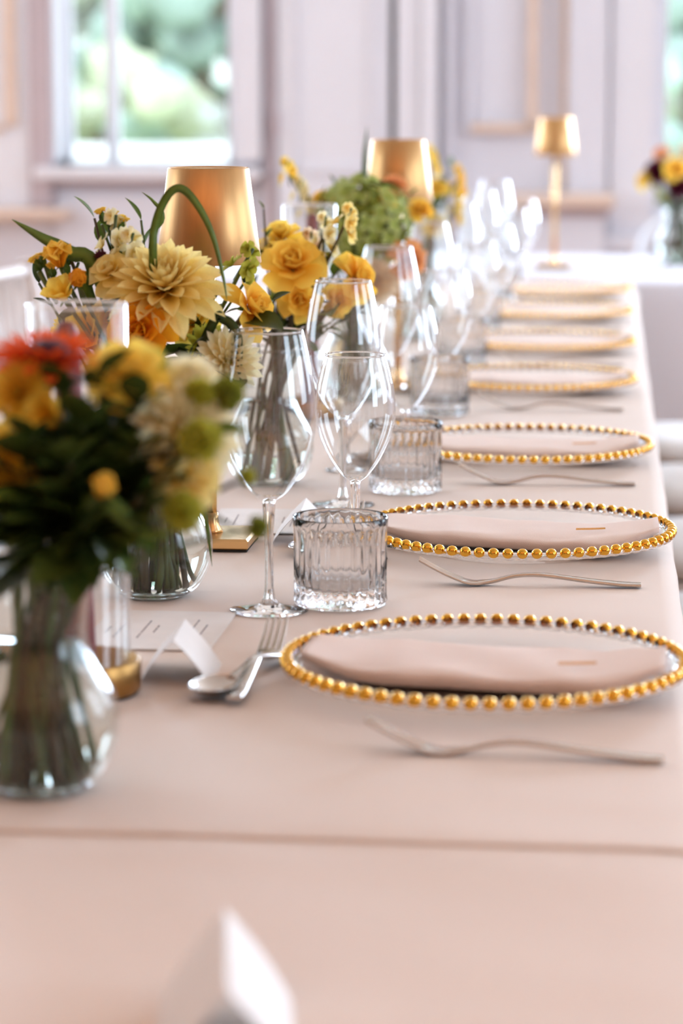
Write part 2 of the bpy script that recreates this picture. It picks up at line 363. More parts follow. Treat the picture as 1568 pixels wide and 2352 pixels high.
# ================================================================== the long table and its cloths
TX0 = -.93
def txr(y): return .0745-.0067*y
tb = thing('banquet_table', 'long trestle table running away under the blush cloth', 'table', (-.43, 3.45, 0))
MB().box((0, 0, .728), (.94, 5.74, .03)).build('tabletop', 'chair_wood', tb, False)
for x in (-.38, .38):
    for y in (-2.6, -.9, .72, 2.6): MB().tube([(x, y, 0), (x, y, .713)], .02, 10).build('leg', 'chair_wood', tb)
def cloth(name, label, y0, y1, z, nx, ny, seed, th, drop_near):
    mb = MB(); drop = .215
    prof = [(-1, k/6) for k in range(6, 0, -1)]
    def wr(x, y):
        a = noise.noise(Vector((x*2.2, y*7+x*.9, seed)))*.5+noise.noise(Vector((x*5, y*15+x*2.5, seed+9)))*.28
        b = -abs(noise.noise(Vector((x*1.3+4, y*3.1-x*.6, seed+3))))*.9
        c = noise.noise(Vector((x*2.6+7, y*11+x*3.2, seed+5))); d_ = noise.noise(Vector((x*1.1+1, y*5-x*1.7, seed+8)))
        return -.0011+.0015*a+.0014*b+.0016*max(0, 1-abs(c)*7)**2*max(0, d_)*1.8
    rows = []
    for j in range(ny+1):
        y = y0+(y1-y0)*j/ny; row = []; xr = txr(y); fold = .012*math.sin(y*17+seed)+.008*math.sin(y*41+2)
        for k in range(7, 0, -1): d = drop*k/7; row.append((TX0-.004-abs(fold)*k/7, y, z-.006-d))
        for i in range(nx+1):
            x = TX0+(xr-TX0)*i/nx; e = min(i, nx-i)/nx; edge = max(0, 1-e*nx/1.5)
            row.append((x, y, z+wr(x, y)*(1-edge)-.004*edge))
        for k in range(1, 8): d = drop*k/7; row.append((xr+.004+(abs(fold)+.004)*k/7, y, z-.006-d))
        rows.append(row)
    m = len(rows[0]); vs = [p for r in rows for p in r]
    fs = [(j*m+i, j*m+i+1, j*m+m+i+1, j*m+m+i) for j in range(ny) for i in range(m-1)]
    mb.add(vs, fs); o = mb.build(name, 'cloth')
    md = o.modifiers.new('thickness', 'SOLIDIFY'); md.thickness = th; md.offset = -1
    return tag(o, label, 'tablecloth')
cloth('tablecloth', 'blush tablecloth on the near end of the table under the foremost place card', .585, 1.70, TZ-.0007, 50, 70, 5.0, .0005, True)
cloth('tablecloth', 'blush tablecloth laid over most of the long table under the place settings', 1.615, 6.34, TZ+.0004, 60, 420, 5.0, .0007, False)

# ================================================================== tableware
# --- beaded glass charger
NB = 70; RB = .1585; BZ = .0205
bead_mb = MB(); nb_u, nb_v = 12, 8
for j in range(nb_v+1):
    t = (j/nb_v)*R(118)
    for i in range(nb_u): a = TAU*i/nb_u; bead_mb.add([(math.cos(t)*.0056, math.sin(t)*math.cos(a)*.0056, math.sin(t)*math.sin(a)*.0056)], [])
for j in range(nb_v):
    for i in range(nb_u): k = (i+1) % nb_u; bead_mb.f.append((j*nb_u+i, j*nb_u+k, (j+1)*nb_u+k, (j+1)*nb_u+i))
bead_me = bead_mb.mesh('bead'); bead_me.materials.append(MATS['gold'])
plate_me = MB().lathe([(.0, .0012), (.095, .0012), (.098, 0.), (.102, 0.), (.104, .0025), (.125, .0085), (.148, .0165), (.1545, .0195), (.1545, .0222), (.147, .0195), (.124, .0115), (.103, .0055), (.095, .0045), (.0, .0045)], 96).mesh('plate')
def scallop(a): return .0011*math.cos(a*NB)
rim_me = MB().lathe([(RB-.0010-.0042*math.cos(q), BZ-.0030+.0038*math.sin(q), 1.) for q in [TAU*k/10 for k in range(10)]], NB*6, rmod=scallop, closed=True).mesh('rim')
def charger(x, y, rz, label):
    t = thing('charger_plate', label, 'charger plate', (x, y, TZ-.0002), rz, 'beaded glass chargers along the table')
    link('plate', plate_me, 'plate_glass', t); link('rim', rim_me, 'glass', t)
    for k in range(NB):
        a = TAU*k/NB
        link('bead', bead_me, None, t, M=Matrix.Translation((RB*math.cos(a), RB*math.sin(a), BZ)) @ Matrix.Rotation(a, 4, 'Z') @ Matrix.Rotation(R(-18), 4, 'Y'))
    return t
# --- folded napkin resting in the charger, ends riding up over the rim
def napkin_mesh(seed):
    L, W, T = .146, .063, .0180; nu, nv = 44, 28; vs = []; fs = []
    for i in range(nu+1):
        u = -1+2*i/nu; x = u*L
        tap = 1-.45*max(0, (abs(u)-.6)/.4)**1.5
        th = T*(1-.72*max(0, (abs(u)-.45)/.55)**1.2)
        lift = (.011 if u < 0 else .021)*max(0, (abs(u)-.52)/.48)**1.5
        sk = -.028*u+.004*math.sin(u*3+seed)
        for j in range(nv):
            a = TAU*j/nv; c, s_ = math.cos(a), math.sin(a)
            e = lambda q: math.copysign(abs(q)**.38, q)
            y = W*tap*e(c)+sk; z = .0048+lift+th*(.5+.5*e(s_))
            wv = noise.noise(Vector((x*22, y*40, seed)))*.0022*(1 if s_ > 0 else .2)
            sag = -.0035*math.cos(u*2.2)*(1 if s_ > .2 else 0)
            vs.append((x, y, max(.0048+lift, z+wv+sag)))
    for i in range(nu):
        for j in range(nv): k = (j+1) % nv; fs.append((i*nv+j, i*nv+k, (i+1)*nv+k, (i+1)*nv+j))
    fs += [tuple(range(nv-1, -1, -1)), tuple(nu*nv+j for j in range(nv))]
    return MB().add(vs, fs)
def napkin(x, y, rz, seed, label, stitch):
    t = thing('napkin', label, 'napkin', (x, y, TZ+.0002), rz, 'blush napkins folded on the chargers')
    napkin_mesh(seed).build('folded_cloth', 'napkin', t)
    if stitch:
        for k in range(2):
            MB().strip([(.062, -.030+.006*k, .0232), (.076, -.030+.006*k, .0236), (.092, -.0295+.006*k, .0244)], [.0009]*3, .0008).build('gold_thread', 'gold', t)
# --- fork, spoon
def make_fork(L, label, cat='fork'):
    t = thing('fork', label, cat)
    k = L/.21
    hz = [(.105, .0022), (.085, .0028), (.05, .0062), (.02, .0098), (0, .0108), (-.018, .0088), (-.036, .0040), (-.05, .0022)]
    hw = [.0125, .0135, .0110, .0085, .0066, .0058, .0085, .0165]
    MB().strip([p for p in crom([(x*k, 0, z*k) for x, z in hz], 4)], interp(hw, 4, k), .0036*k).build('handle', 'steel', t)
    head = [(-.050, .0022), (-.058, .0026), (-.066, .0044)]
    MB().strip([p for p in crom([(x*k, 0, z*k) for x, z in head], 4)], interp([.0165, .0205, .0215], 4, k), .0028*k).build('head', 'steel', t)
    for i in range(4):
        y = (-.0082+i*.00547)*k
        MB().strip(crom([(-.064*k, y, .0040*k), (-.080*k, y, .0105*k), (-.095*k, y, .0180*k), (-.107*k, y, .0245*k)], 3), interp([.0044, .0036, .0030, .0018], 3, k), .0024*k).build('tine', 'steel', t)
    return t
def interp(ws, n, k):
    out = []
    for a, b in zip(ws, ws[1:]): out += [(a+(b-a)*i/n)*k for i in range(n)]
    return out+[ws[-1]*k]
def make_spoon(label):
    t = thing('spoon', label, 'spoon')
    MB().strip(crom([(.095, 0, .0022), (.07, 0, .0045), (.035, 0, .0125), (.005, 0, .0165), (-.018, 0, .0125), (-.040, 0, .0095)], 4), interp([.0125, .0115, .0085, .0062, .0056, .0075], 4, 1), .0034).build('handle', 'steel', t)
    mb = MB(); vs = []; fs = []; nr, na = 6, 24
    for sgn in (0, 1):
        for r in range(nr+1):
            q = r/nr
            for a in range(na):
                an = TAU*a/na; xx = math.cos(an)*q*.031; yy = math.sin(an)*q*.0205*(1+.10*math.cos(an))
                vs.append((-.066+xx, yy, .0008+.0098*q*q+sgn*.0012))
    m = (nr+1)*na
    for sgn in (0, 1):
        for r in range(nr):
            for a in range(na):
                b = (a+1) % na; q = (sgn*m+r*na+a, sgn*m+r*na+b, sgn*m+r*na+na+b, sgn*m+r*na+na+a); fs.append(q if sgn else q[::-1])
    for a in range(na): b = (a+1) % na; fs.append((nr*na+a, nr*na+b, m+nr*na+b, m+nr*na+a))
    mb.add(vs, fs).build('bowl', 'steel', t); return t
# --- ribbed tumbler
NF = 28
def flute(a): return -.0024*(1-abs(math.cos(a*NF/2)))
tum_me = MB().lathe([(0, .0005), (.036, .0003), (.0425, .002), (.0438, .006), (.0430, .010, 1), (.0432, .060, 1), (.0434, .0715, .6), (.0438, .0745), (.0440, .0825), (.0432, .0835), (.0424, .0825), (.0408, .060), (.0400, .022), (.036, .0175), (.0, .0165)], NF*8, rmod=flute).mesh('tumbler')
# --- wine glasses: bowl, stem, foot, rim
def make_glass(name, prof, foot_r, stem_top, label, group):
    t = thing(name, label, 'wine glass', group=group)
    pr = [Vector((r, 0, z)) for r, z in prof]; sm = crom(pr, 5); outer = [(p.x, p.z) for p in sm]
    inner = [(max(r-.0009, .0004), z+(.0025 if i < 4 else 0)) for i, (r, z) in enumerate(outer)]
    MB().lathe(outer+inner[::-1], 56).build('bowl', 'thin_glass', t)
    rr, rz = outer[-1]
    MB().lathe([(rr-.0005+.0009*math.cos(q), rz+.0009*math.sin(q)) for q in [TAU*k/8 for k in range(8)]], 56, closed=True).build('rim', 'glass', t)
    r0, z0 = outer[0]
    MB().lathe([(0, stem_top+.004), (r0*.9, stem_top+.002), (r0*.95, stem_top-.001), (.0052, stem_top-.012), (.0040, stem_top-.03), (.0037, stem_top*.5), (.0040, .022), (.0055, .012), (.0095, .0065), (0, .0060)], 20).build('stem', 'glass', t)
    MB().lathe([(0, .0003), (foot_r-.001, .0003), (foot_r, .0012), (foot_r-.001, .0020), (foot_r*.6, .0030), (.013, .0052), (.0085, .0068), (0, .0068)], 48).build('foot', 'glass', t)
    return t
PROF_A = [(.0062, .102), (.017, .110), (.030, .130), (.0405, .156), (.0435, .180), (.0415, .208), (.0365, .235), (.0318, .2560)]
PROF_B = [(.0055, .080), (.014, .087), (.026, .104), (.0360, .126), (.0405, .147), (.0392, .172), (.0350, .192), (.0305, .2080)]
PROF_C = [(.0045, .062), (.0105, .068), (.0190, .082), (.0255, .099), (.0272, .112), (.0262, .126), (.0245, .138)]
gA = make_glass('wine_glass', PROF_A, .036, .100, 'x', 'large wine glasses along the table')
gB = make_glass('wine_glass', PROF_B, .033, .078, 'x', 'smaller wine glasses along the table')
fk = make_fork(.21, 'x'); dfk = make_fork(.205, 'x'); sp = make_spoon('x')
used = set()
def put(proto, loc, rz, label, group=None):
    o = proto if id(proto) not in used else copy_tree(proto)
    used.add(id(proto)); o.location = loc; o.rotation_euler = (0, 0, rz); o['label'] = label
    if group: o['group'] = group
    return o
PL = [(-.104, 2.070, .3), (-.103, 2.712, 1.1), (-.119, 3.376, .5), (-.136, 4.160, 2.0), (-.134, 4.790, .9), (-.136, 5.460, 1.6), (-.140, 6.080, .2)]
SET = ['nearest', 'second', 'third', 'fourth', 'fifth', 'sixth', 'farthest']
for i, (x, y, rz) in enumerate(PL):
    s_ = SET[i]; of = '%s place setting' % s_ + ('' if i in (0, 6) else ' from the front')
    charger(x, y, rz, 'clear glass charger with gold beaded rim, %s along the table' % (ORD[i]))
    napkin(x-.002, y+.004, R([-1.5, 1.0, .5, -1, 2, 4, 0][i]), i*3.1, 'blush folded napkin lying in the %s gold beaded charger' % ORD[i], i < 3)
    fy = [1.838, 2.497, 3.153, 3.90, 4.53, 5.20, 5.84][i]
    put(fk, (-.070+[0, -.012, -.015, -.03, -.03, -.03, -.03][i], fy, TZ-.0002), R([-3, 1.5, 2, 0, 1, 0, 0][i]), 'steel dinner fork lying on the near side of the %s charger' % ORD[i], 'dinner forks along the table')
    o = link('tumbler', tum_me, 'tumbler_glass', None, ([-.2537, -.2507, -.262, -.27, -.275, -.28, -.28][i], y+[.315, .372, .46, .33, .33, .33, .2][i], TZ-.0002), (0, 0, i*.7))
    tag(o, 'short ribbed clear glass tumbler of the %s' % of, 'tumbler', 'ribbed tumblers along the table')
    put(gA, ([-.3151, -.3129, -.318, -.315, -.31, -.305, -.30][i], y+[.280, .258, .24, .13, .20, .18, .16][i], TZ-.0002), i, 'large stemmed wine glass of the %s, taller of its pair' % of)
    put(gB, ([-.2637, -.2618, -.256, -.25, -.245, -.24, -.24][i], y+[.552, .508, .47, .36, .36, .36, .21][i]+(.05 if i == 6 else 0), TZ-.0002), i*2, 'smaller stemmed wine glass of the %s, beside the ribbed tumbler' % of)
    if i < 4:
        put(dfk, (-.288+[0, .0, 0, 0][i], y+.002, TZ+.0048), R(-92-1.5*i), 'short steel dessert fork crossing a spoon left of the %s charger' % ORD[i], 'dessert forks above the chargers')
        put(sp, (-.291, y-.004, TZ-.0002), R(73-2*i), 'steel dessert spoon with its bowl towards the camera, left of the %s charger' % ORD[i], 'dessert spoons above the chargers')
gC = make_glass('sherry_glass', PROF_C, .026, .060, 'small stemmed sherry glass half hidden behind the wine glasses', None)
gC.location = (-.3378, 3.2465, TZ-.0002)
del gC['label']; gC['label'] = 'small stemmed sherry glass seen through the smaller wine glass'

# --- place cards and menus
def tent(x, y, rz, L, hh, spread, label):
    t = thing('place_card', label, 'place card', (x, y, TZ-.0002), rz, 'tent place cards')
    for sgn in (-1, 1):
        n = 8; vs = []; fs = []
        for i in range(n+1):
            q = i/n; xx = sgn*spread*(1-q)+sgn*.0012*math.sin(q*PI)*2; zz = hh*q
            for e in (-1, 1):
                vs += [(xx, e*L/2, zz), (xx-sgn*.0005, e*L/2, max(0, zz-.0002))]
        for i in range(n):
            a = i*4; b = a+4
            fs += [(a, a+2, b+2, b), (a+1, b+1, b+3, a+3), (a, b, b+1, a+1), (a+2, a+3, b+3, b+2)]
        fs += [(0, 1, 3, 2), (n*4, n*4+2, n*4+3, n*4+1)]
        MB().add(vs, fs).build('card_face', 'paper', t, False)
tent(-.190, 1.250, R(9), .13, .050, .034, 'white tent place card closest to the camera at the bottom edge')
tent(-.352, 2.075, R(3), .085, .038, .030, 'small cream tent place card beside the dessert spoon')
tent(-.330, 2.735, R(3), .085, .038, .032, 'cream tent place card behind the ribbed tumbler by the lamp base')
tent(-.33, 3.38, R(-3), .085, .038, .030, 'cream tent place card behind the second pair of wine glasses')
def menu(x, y, rz, label, seed):
    t = thing('menu_card', label, 'menu card', (x, y, TZ-.0001), rz, 'menu cards')
    MB().box((0, 0, .0006), (.115, .165, .0010)).build('card', 'paper', t, False)
    rnd = random.Random(seed)
    for k in range(9):
        xx = -.044+k*.0105
        if k in (2, 5): continue
        l = rnd.uniform(.03, .085) if k else .03; y0 = rnd.uniform(-.006, .006)
        n = max(3, int(l/.010)); p = -l/2+y0
        for q in range(n):
            wl = l/n*rnd.uniform(.6, .9)
            MB().box((xx, p+wl/2, .0013), (.0013, wl, .0003)).build('printed_word', 'ink', t, False); p += l/n
menu(-.40, 2.250, R(0), 'printed menu card lying flat behind the nearest place card and vase', 3)
menu(-.385, 2.845, R(3), 'printed menu card lying flat behind the nearest lamp base', 5)

# --- brass table lamps
def make_lamp(label):
    t = thing('table_lamp', label, 'lamp', group='brass table lamps')
    b = MB().box((0, 0, .0075), (.090, .090, .0115), b=.0022).build('base', 'brass_base', t, False)
    MB().box((0, 0, .0009), (.087, .087, .0018)).build('felt_pad', 'felt', b, False)
    MB().lathe([(0, .0135), (.0125, .0135), (.0118, .0160), (.0090, .0210), (.0076, .028), (.0072, .034), (0, .034)], 24).build('collar', 'brass_base', t)
    MB().tube([(0, 0, .03), (0, 0, .31)], .0062, 16).build('pole', 'brass_base', t)
    zb, zt, rb, rt = .294, .3915, .0535, .0415
    s_ = MB().lathe([(rb, zb), (rb+.0004, zb+.001), (rt+.0003, zt-.0015), (rt-.0012, zt), (rt-.003, zt-.0006), (rt-.003, zt-.003), (rb-.0016, zb+.001), (rb, zb)], 72).build('shade', 'brass', t)
    MB().lathe([(0, zt-.0015), (rt-.0028, zt-.0015), (rt-.0028, zt-.004), (0, zt-.004)], 48).build('top_cap', 'brass_base', s_, False)
    MB().lathe([(0, .302), (.024, .302), (.026, .306), (.026, .318), (0, .320)], 32).build('light_head', 'brass_dark', t)
    MB().lathe([(0, .3005), (.020, .3005), (.021, .302), (0, .3025)], 32).build('diffuser', 'trim_white', t, False)
    return t
lp = make_lamp('x')
put(lp, (-.4221, 2.694, TZ-.0002), R(0), 'brass table lamp with conical shade, nearest, behind the big pale dahlia')
put(lp, (-.350, 4.150, TZ-.0002), R(8), 'brass table lamp rising behind the green hydrangea, middle of three')
put(lp, (-.178, 7.000, TZ+.0022), R(-5), 'brass table lamp on the far white table, smallest of three')

# --- hurricane candle lights
def hurricane(x, y, lean, label_h, label_t, label_c):
    h = thing('candle_holder', label_h, 'candle holder', (x, y, TZ-.0002), 0, 'brass candle holders')
    MB().lathe([(0, .0020), (.044, .0020), (.0462, .0040), (.0465, .0275), (.0455, .0285), (.0440, .0275), (.0435, .0060), (0, .0055)], 56).build('cup', 'brass_dark', h)
    MB().lathe([(0, .0), (.043, 0), (.0445, .002), (0, .0021)], 40).build('felt_pad', 'felt', h, False)
    MB().lathe([(0, .0055), (.0150, .0055), (.0150, .022), (.0128, .022), (.0128, .010), (0, .010)], 24).build('socket', 'brass_dark', h)
    g = thing('glass_chimney', label_t, 'glass tube', (x, y, TZ+.0066), 0, 'glass candle chimneys')
    MB().lathe([(.0382, 0), (.0390, .001), (.0390, .2985), (.0382, .2995), (.0374, .2985), (.0374, .001)], 64, closed=True).build('tube', 'thin_glass', g)
    MB().lathe([(.0382+.0011*math.cos(q), .2995+.0011*math.sin(q)) for q in [TAU*k/8 for k in range(8)]], 64, closed=True).build('rim', 'glass', g)
    c = thing('taper_candle', label_c, 'candle', (x, y, TZ+.0111), 0, 'burgundy taper candles')
    bx, by = lean
    MB().lathe([(0, 0), (.0112, 0), (.0118, .02), (.0110, .15), (.0098, .262), (.0088, .274), (.0055, .2815), (0, .2825)], 28).build('wax', 'wax', c)
    MB().tube([(0, 0, .280), (.0005, 0, .288)], .0007, 6).build('wick', 'wick', c)
    c.rotation_euler = (by, bx, 0)
hurricane(-.4178, 2.006, (R(-1.8), 0), 'round brass candle cup half behind the front flower vase', 'clear glass chimney tube behind the front bouquet', 'burgundy taper candle inside the chimney behind the front bouquet')
hurricane(-.4443, 3.7655, (R(.8), 0), 'round brass candle cup behind the middle vase and wine glasses', 'clear glass chimney tube behind the yellow roses', 'burgundy taper candle inside the chimney behind the yellow roses')

# --- chairs
def make_chair():
    t = thing('chiavari_chair', 'x', 'chair', group='limewashed chairs along the table')
    for sx in (-1, 1):
        MB().tube([(sx*.19, -.19, 0), (sx*.185, -.185, .44)], [.014, .018], 10).build('leg', 'chair_wood', t)          # front
        MB().tube(crom([(sx*.18, .22, 0), (sx*.185, .19, .44), (sx*.185, .20, .70), (sx*.18, .235, .915)], 4), .015, 10).build('leg', 'chair_wood', t)  # back post
        for z in (.16, .30): MB().tube([(sx*.188, -.188, z), (sx*.183, .205, z)], .009, 8).build('stretcher', 'chair_wood', t)
    for z in (.16, .30): MB().tube([(-.188, -.188, z), (.188, -.188, z)], .009, 8).build('stretcher', 'chair_wood', t)
    MB().box((0, 0, .44), (.41, .41, .03), b=.008).build('seat', 'chair_wood', t, False)
    vs = []; fs = []; n = 12
    mb = MB().lathe([(0, .455), (.19, .455), (.208, .466), (.212, .480), (.200, .496), (.14, .503), (0, .505)], 48)
    mb.v = [(x*(1+.16*abs(math.sin(2*math.atan2(y, x)))**2), y*(1+.16*abs(math.sin(2*math.atan2(y, x)))**2), z) for x, y, z in mb.v]
    mb.build('seat_pad', 'cushion', t)
    for z, yy in ((.60, .197), (.70, .202), (.895, .232)): MB().tube([(-.185, yy, z), (0, yy+.018, z), (.185, yy, z)], .010, 8).build('back_rail', 'chair_wood', t)
    for k in range(7):
        x = -.138+k*.046; MB().tube([(x, .216-abs(x)*.06, .60), (x, .222-abs(x)*.06, .70), (x, .248-abs(x)*.06, .895)], .0085, 8).build('spindle', 'chair_wood', t)
    return t
ch = make_chair()
ch_spots = [(.205, 3.62, -90), (.205, 4.30, -90), (.205, 4.95, -90), (.205, 5.60, -90)]
for i, (x, y, a) in enumerate(ch_spots):
    put(ch, (x, y, 0), R(a), 'limewashed chair with white seat pad tucked under the right table edge, %s' % ORD[i] if i < 3 else 'limewashed chair with white seat pad at the far end of the right table edge')
put(ch, (-.845, 4.52, 0), R(88), 'limewashed spindle back chair behind the flowers at the left edge')

# --- far table with rounded corners and floor length white cloth
def rrect(mb, hx, hy, n=5.0):
    out = []
    for x, y, z in mb.v:
        q = math.atan2(y, x); f = (abs(math.cos(q))**n+abs(math.sin(q))**n)**(-1/n); out.append((x*f*hx, y*f*hy, z))
    mb.v = out; return mb
rt = thing('dining_table', 'far table standing under a white floor length cloth', 'table', (-.47, 7.05, 0))
rrect(MB().lathe([(0, .715), (.97, .715), (.98, .73), (.97, .744), (0, .744)], 96), .80, .585).build('tabletop', 'chair_wood', rt, False)
for sx in (-1, 1):
    for sy in (-1, 1): MB().tube([(sx*.6, sy*.4, 0), (sx*.6, sy*.4, .715)], .025, 10).build('leg', 'chair_wood', rt)
def wavy(a): return .022*math.sin(a*22)+.014*math.sin(a*15+1)
rc = rrect(MB().lathe([(0, .7515), (.94, .7512), (.985, .749), (.996, .742, .03), (1.0, .70, .12), (1.006, .45, .5), (1.012, .2, .8), (1.02, .012, 1), (1.016, .012, 1), (1.002, .45, .5), (.993, .735, .03), (.94, .7465), (0, .7465)], 240, rmod=wavy), .80, .585).build('tablecloth', 'white_cloth', None, True, (-.47, 7.05, 0))
tag(rc, 'white floor length cloth on the far table beyond the long one', 'tablecloth')
# white framed chair with brown back behind the round table
cw = thing('dining_chair', 'white framed chair with dark brown back behind the far white table', 'chair', (.13, 8.05, 0), R(205))
for sx in (-1, 1):
    MB().tube([(sx*.2, -.2, 0), (sx*.2, -.2, .45)], .017, 8).build('leg', 'chair_white', cw)
    MB().tube([(sx*.18, .21, 0), (sx*.18, .19, .45)], .017, 8).build('leg', 'chair_white', cw)
MB().box((0, 0, .455), (.44, .43, .05), b=.015).build('seat', 'chair_grey', cw, False)
MB().tube(crom([(-.17, .2, .45), (-.195, .22, .62), (-.17, .24, .80), (-.06, .25, .865), (.06, .25, .865), (.17, .24, .80), (.195, .22, .62), (.17, .2, .45)], 5), .022, 10).build('back_frame', 'chair_white', cw)
MB().box((0, .236, .66), (.32, .03, .33), b=.012).build('back_panel', 'leather_brown', cw, False)

# ================================================================== flowers
_pc = {}
def petal(kind, W, curl, cup, ruff=0., var=0):
    key = (kind, W, curl, cup, ruff, var)
    if key in _pc: return _pc[key]
    nu, nv = 4, 7; vs = []; fs = []; at = []; rnd = random.Random(hsh(key) & 0xffff); y = z = 0.; ph = rnd.uniform(0, 6)
    for j in range(nv+1):
        v = j/nv
        if kind == 'point': w_ = W*(v+.12)**.55*max(0, 1-v**2.6)**.75*1.25
        elif kind == 'leaf': w_ = W*math.sin(PI*min(1, max(.01, v**.85)))**.9
        elif kind == 'round': w_ = W*(.25+.75*v**.7)*max(0, 1-v**7)**.5*1.05
        else: w_ = W*(v+.08)**.8*max(0, 1-v**9)**.5
        ang = curl*v*(1.6 if v > .6 and kind == 'round' else 1)
        if j: y += math.cos(ang)/nv; z += math.sin(ang)/nv
        ny, nz = -math.sin(ang), math.cos(ang)
        for i in range(nu+1):
            u = -1+2*i/nu; h = cup*u*u*w_+ruff*math.sin(u*5+v*4+ph)*v*w_
            vs.append((u*w_, y+ny*h, z+nz*h)); at.append(v)
    for j in range(nv):
        for i in range(nu): a = j*(nu+1)+i; fs.append((a, a+1, a+nu+2, a+nu+1))
    _pc[key] = (vs, fs, at); return _pc[key]
_pm = {}
def petal_mesh(key, mat):
    k = (key, mat)
    if k not in _pm:
        vs, fs, at = petal(*key); _pm[k] = MB().add(vs, fs, at=at).mesh('petal'); _pm[k].materials.append(MATS[mat])
    return _pm[k]
def face_rot(d): return Vector(d).normalized().to_track_quat('Z', 'Y').to_matrix().to_4x4()
def lay(phi, az, L, off=0., roll=0.):      # petal matrix: phi = angle from the bloom axis
    return Matrix.Rotation(az, 4, 'Z') @ Matrix.Translation((0, off*math.sin(phi), off*math.cos(phi))) @ Matrix.Rotation(PI/2-phi, 4, 'X') @ Matrix.Rotation(roll, 4, 'Y') @ Matrix.Scale(L, 4)
GA = PI*(3-5**.5)
def bloom_list(kind, Rr, mat, rnd):
    """returns [(petal key, matrix, material)]"""
    o = []
    if kind == 'dahlia':
        N = 84
        for i in range(N):
            t = i/(N-1); phi = R(8)+R(92)*t**.75; L = Rr*(.30+.70*t**.55)*rnd.uniform(.94, 1.05)
            o.append((('point', .20, .5-.75*t, .55, 0., i % 3), lay(phi, GA*i, L, Rr*.06, rnd.uniform(-.12, .12)), mat))
    elif kind == 'mum':
        N = 64
        for i in range(N):
            t = i/(N-1); phi = R(15)+R(80)*t**.6; L = Rr*(.35+.65*t**.6)*rnd.uniform(.93, 1.06)
            o.append((('point', .16, .35-.3*t, .4, 0., i % 3), lay(phi, GA*i, L, Rr*.1, rnd.uniform(-.15, .15)), mat))
    elif kind == 'gerbera':
        N = 56
        for i in range(N):
            t = i/(N-1); phi = R(50)+R(38)*t; L = Rr*(.55+.45*t)*rnd.uniform(.95, 1.04)
            o.append((('point', .13, -.15, .25, 0., i % 2), lay(phi, GA*i, L, Rr*.1, rnd.uniform(-.1, .1)), mat))
    elif kind == 'rose':
        N = 24
        for i in range(N):
            t = i/(N-1); phi = R(4)+R(66)*t**1.35; L = Rr*(.62+.62*t)*rnd.uniform(.95, 1.05)
            c = .75-1.35*t
            o.append((('round', .42+.20*t, round(c, 1), .60-.45*t, .05+.05*t, i % 4), lay(phi, GA*i+rnd.uniform(-.2, .2), L, Rr*(.10+.06*t), rnd.uniform(-.15, .15)), mat))
    elif kind == 'openrose':
        N = 18
        for i in range(N):
            t = i/(N-1); phi = R(10)+R(78)*t**.9; L = Rr*(.5+.55*t)*rnd.uniform(.92, 1.06)
            o.append((('round', .58, round(.55-1.2*t, 1), .35, .10, i % 4), lay(phi, GA*i+rnd.uniform(-.3, .3), L, Rr*.12, rnd.uniform(-.2, .2)), mat))
    elif kind == 'ranunculus':
        N = 30
        for i in range(N):
            t = i/(N-1); phi = R(3)+R(50)*t; L = Rr*(.8+.75*t)
            o.append((('round', .42, 1.25, .75, .02, i % 3), lay(phi, GA*i, L, 0, 0), mat))
    elif kind == 'bud':
        N = 9
        for i in range(N):
            t = i/(N-1); o.append((('round', .36, .95, .8, .02, i % 3), lay(R(4)+R(24)*t, GA*i, Rr*(2.0+.25*t), 0, 0), mat))
    elif kind == 'freesia':
        for i in range(6): o.append((('round', .34, -.15, .5, .04, i % 3), lay(R(28 if i % 2 else 40), TAU*i/6, Rr*1.5, 0, 0), mat))
    return o
def hub_points(kind, Rr, rnd):
    return None
class Bq: pass
BQ = {}
def vase(key, x, y, z, sc_, label, water=.105):
    b = Bq(); b.o = Vector((x, y, z)); b.s = sc_; BQ[key] = b
    t = thing('bud_vase', label, 'vase', (x, y, z), 0, 'round bellied glass vases')
    pr = [(.030, .0035), (.034, .0025), (.043, .010), (.0525, .028), (.0555, .046), (.0520, .066), (.0410, .086), (.0345, .101), (.0338, .114), (.0370, .138), (.0425, .163)]
    sm = crom([(r*sc_, 0, zz*sc_) for r, zz in pr], 4); out = [(p.x, p.z) for p in sm]
    inn = [(r-.0022, zz+.0015) for r, zz in out]
    MB().lathe([(0, .0022*sc_)]+out+inn[::-1]+[(0, .006*sc_)], 64).build('body', 'vase_glass', t)
    MB().lathe([(0, .0002), (.030*sc_, .0002), (.0335*sc_, .0025), (.030*sc_, .0050), (0, .0052)], 48).build('foot', 'glass', t)
    rr, rz = out[-1]
    MB().lathe([(rr-.001+.0015*math.cos(q), rz+.0015*math.sin(q)) for q in [TAU*k/8 for k in range(8)]], 64, closed=True).build('rim', 'glass', t)
    wp = [(r-.0030, zz) for r, zz in inn if zz < water*sc_]
    MB().lathe([(0, .0066*sc_)]+[(r, max(zz, .0066*sc_)) for r, zz in wp]+[(0, wp[-1][1])], 56).build('water', 'water', t)
    return t
def stem_pts(b, head, rnd):
    a, r0 = rnd.uniform(0, TAU), rnd.uniform(.012, .034)*b.s; a2, r2 = rnd.uniform(0, TAU), rnd.uniform(.006, .026)*b.s
    p0 = Vector((r0*math.cos(a), r0*math.sin(a), .012*b.s)); p1 = Vector((r2*math.cos(a2), r2*math.sin(a2), .118*b.s))
    h = head-b.o; d = Vector((h.x, h.y, 0)); d = d.normalized()*min(d.length, .016*b.s) if d.length else d
    p1 = (p1*.75+Vector((d.x, d.y, .118*b.s))*.4); p1.z = .118*b.s
    m = p1.lerp(h, .5); m.z += .012*min(1, (h-p1).length/.1)
    return crom([p0, p1, m, h], 5)
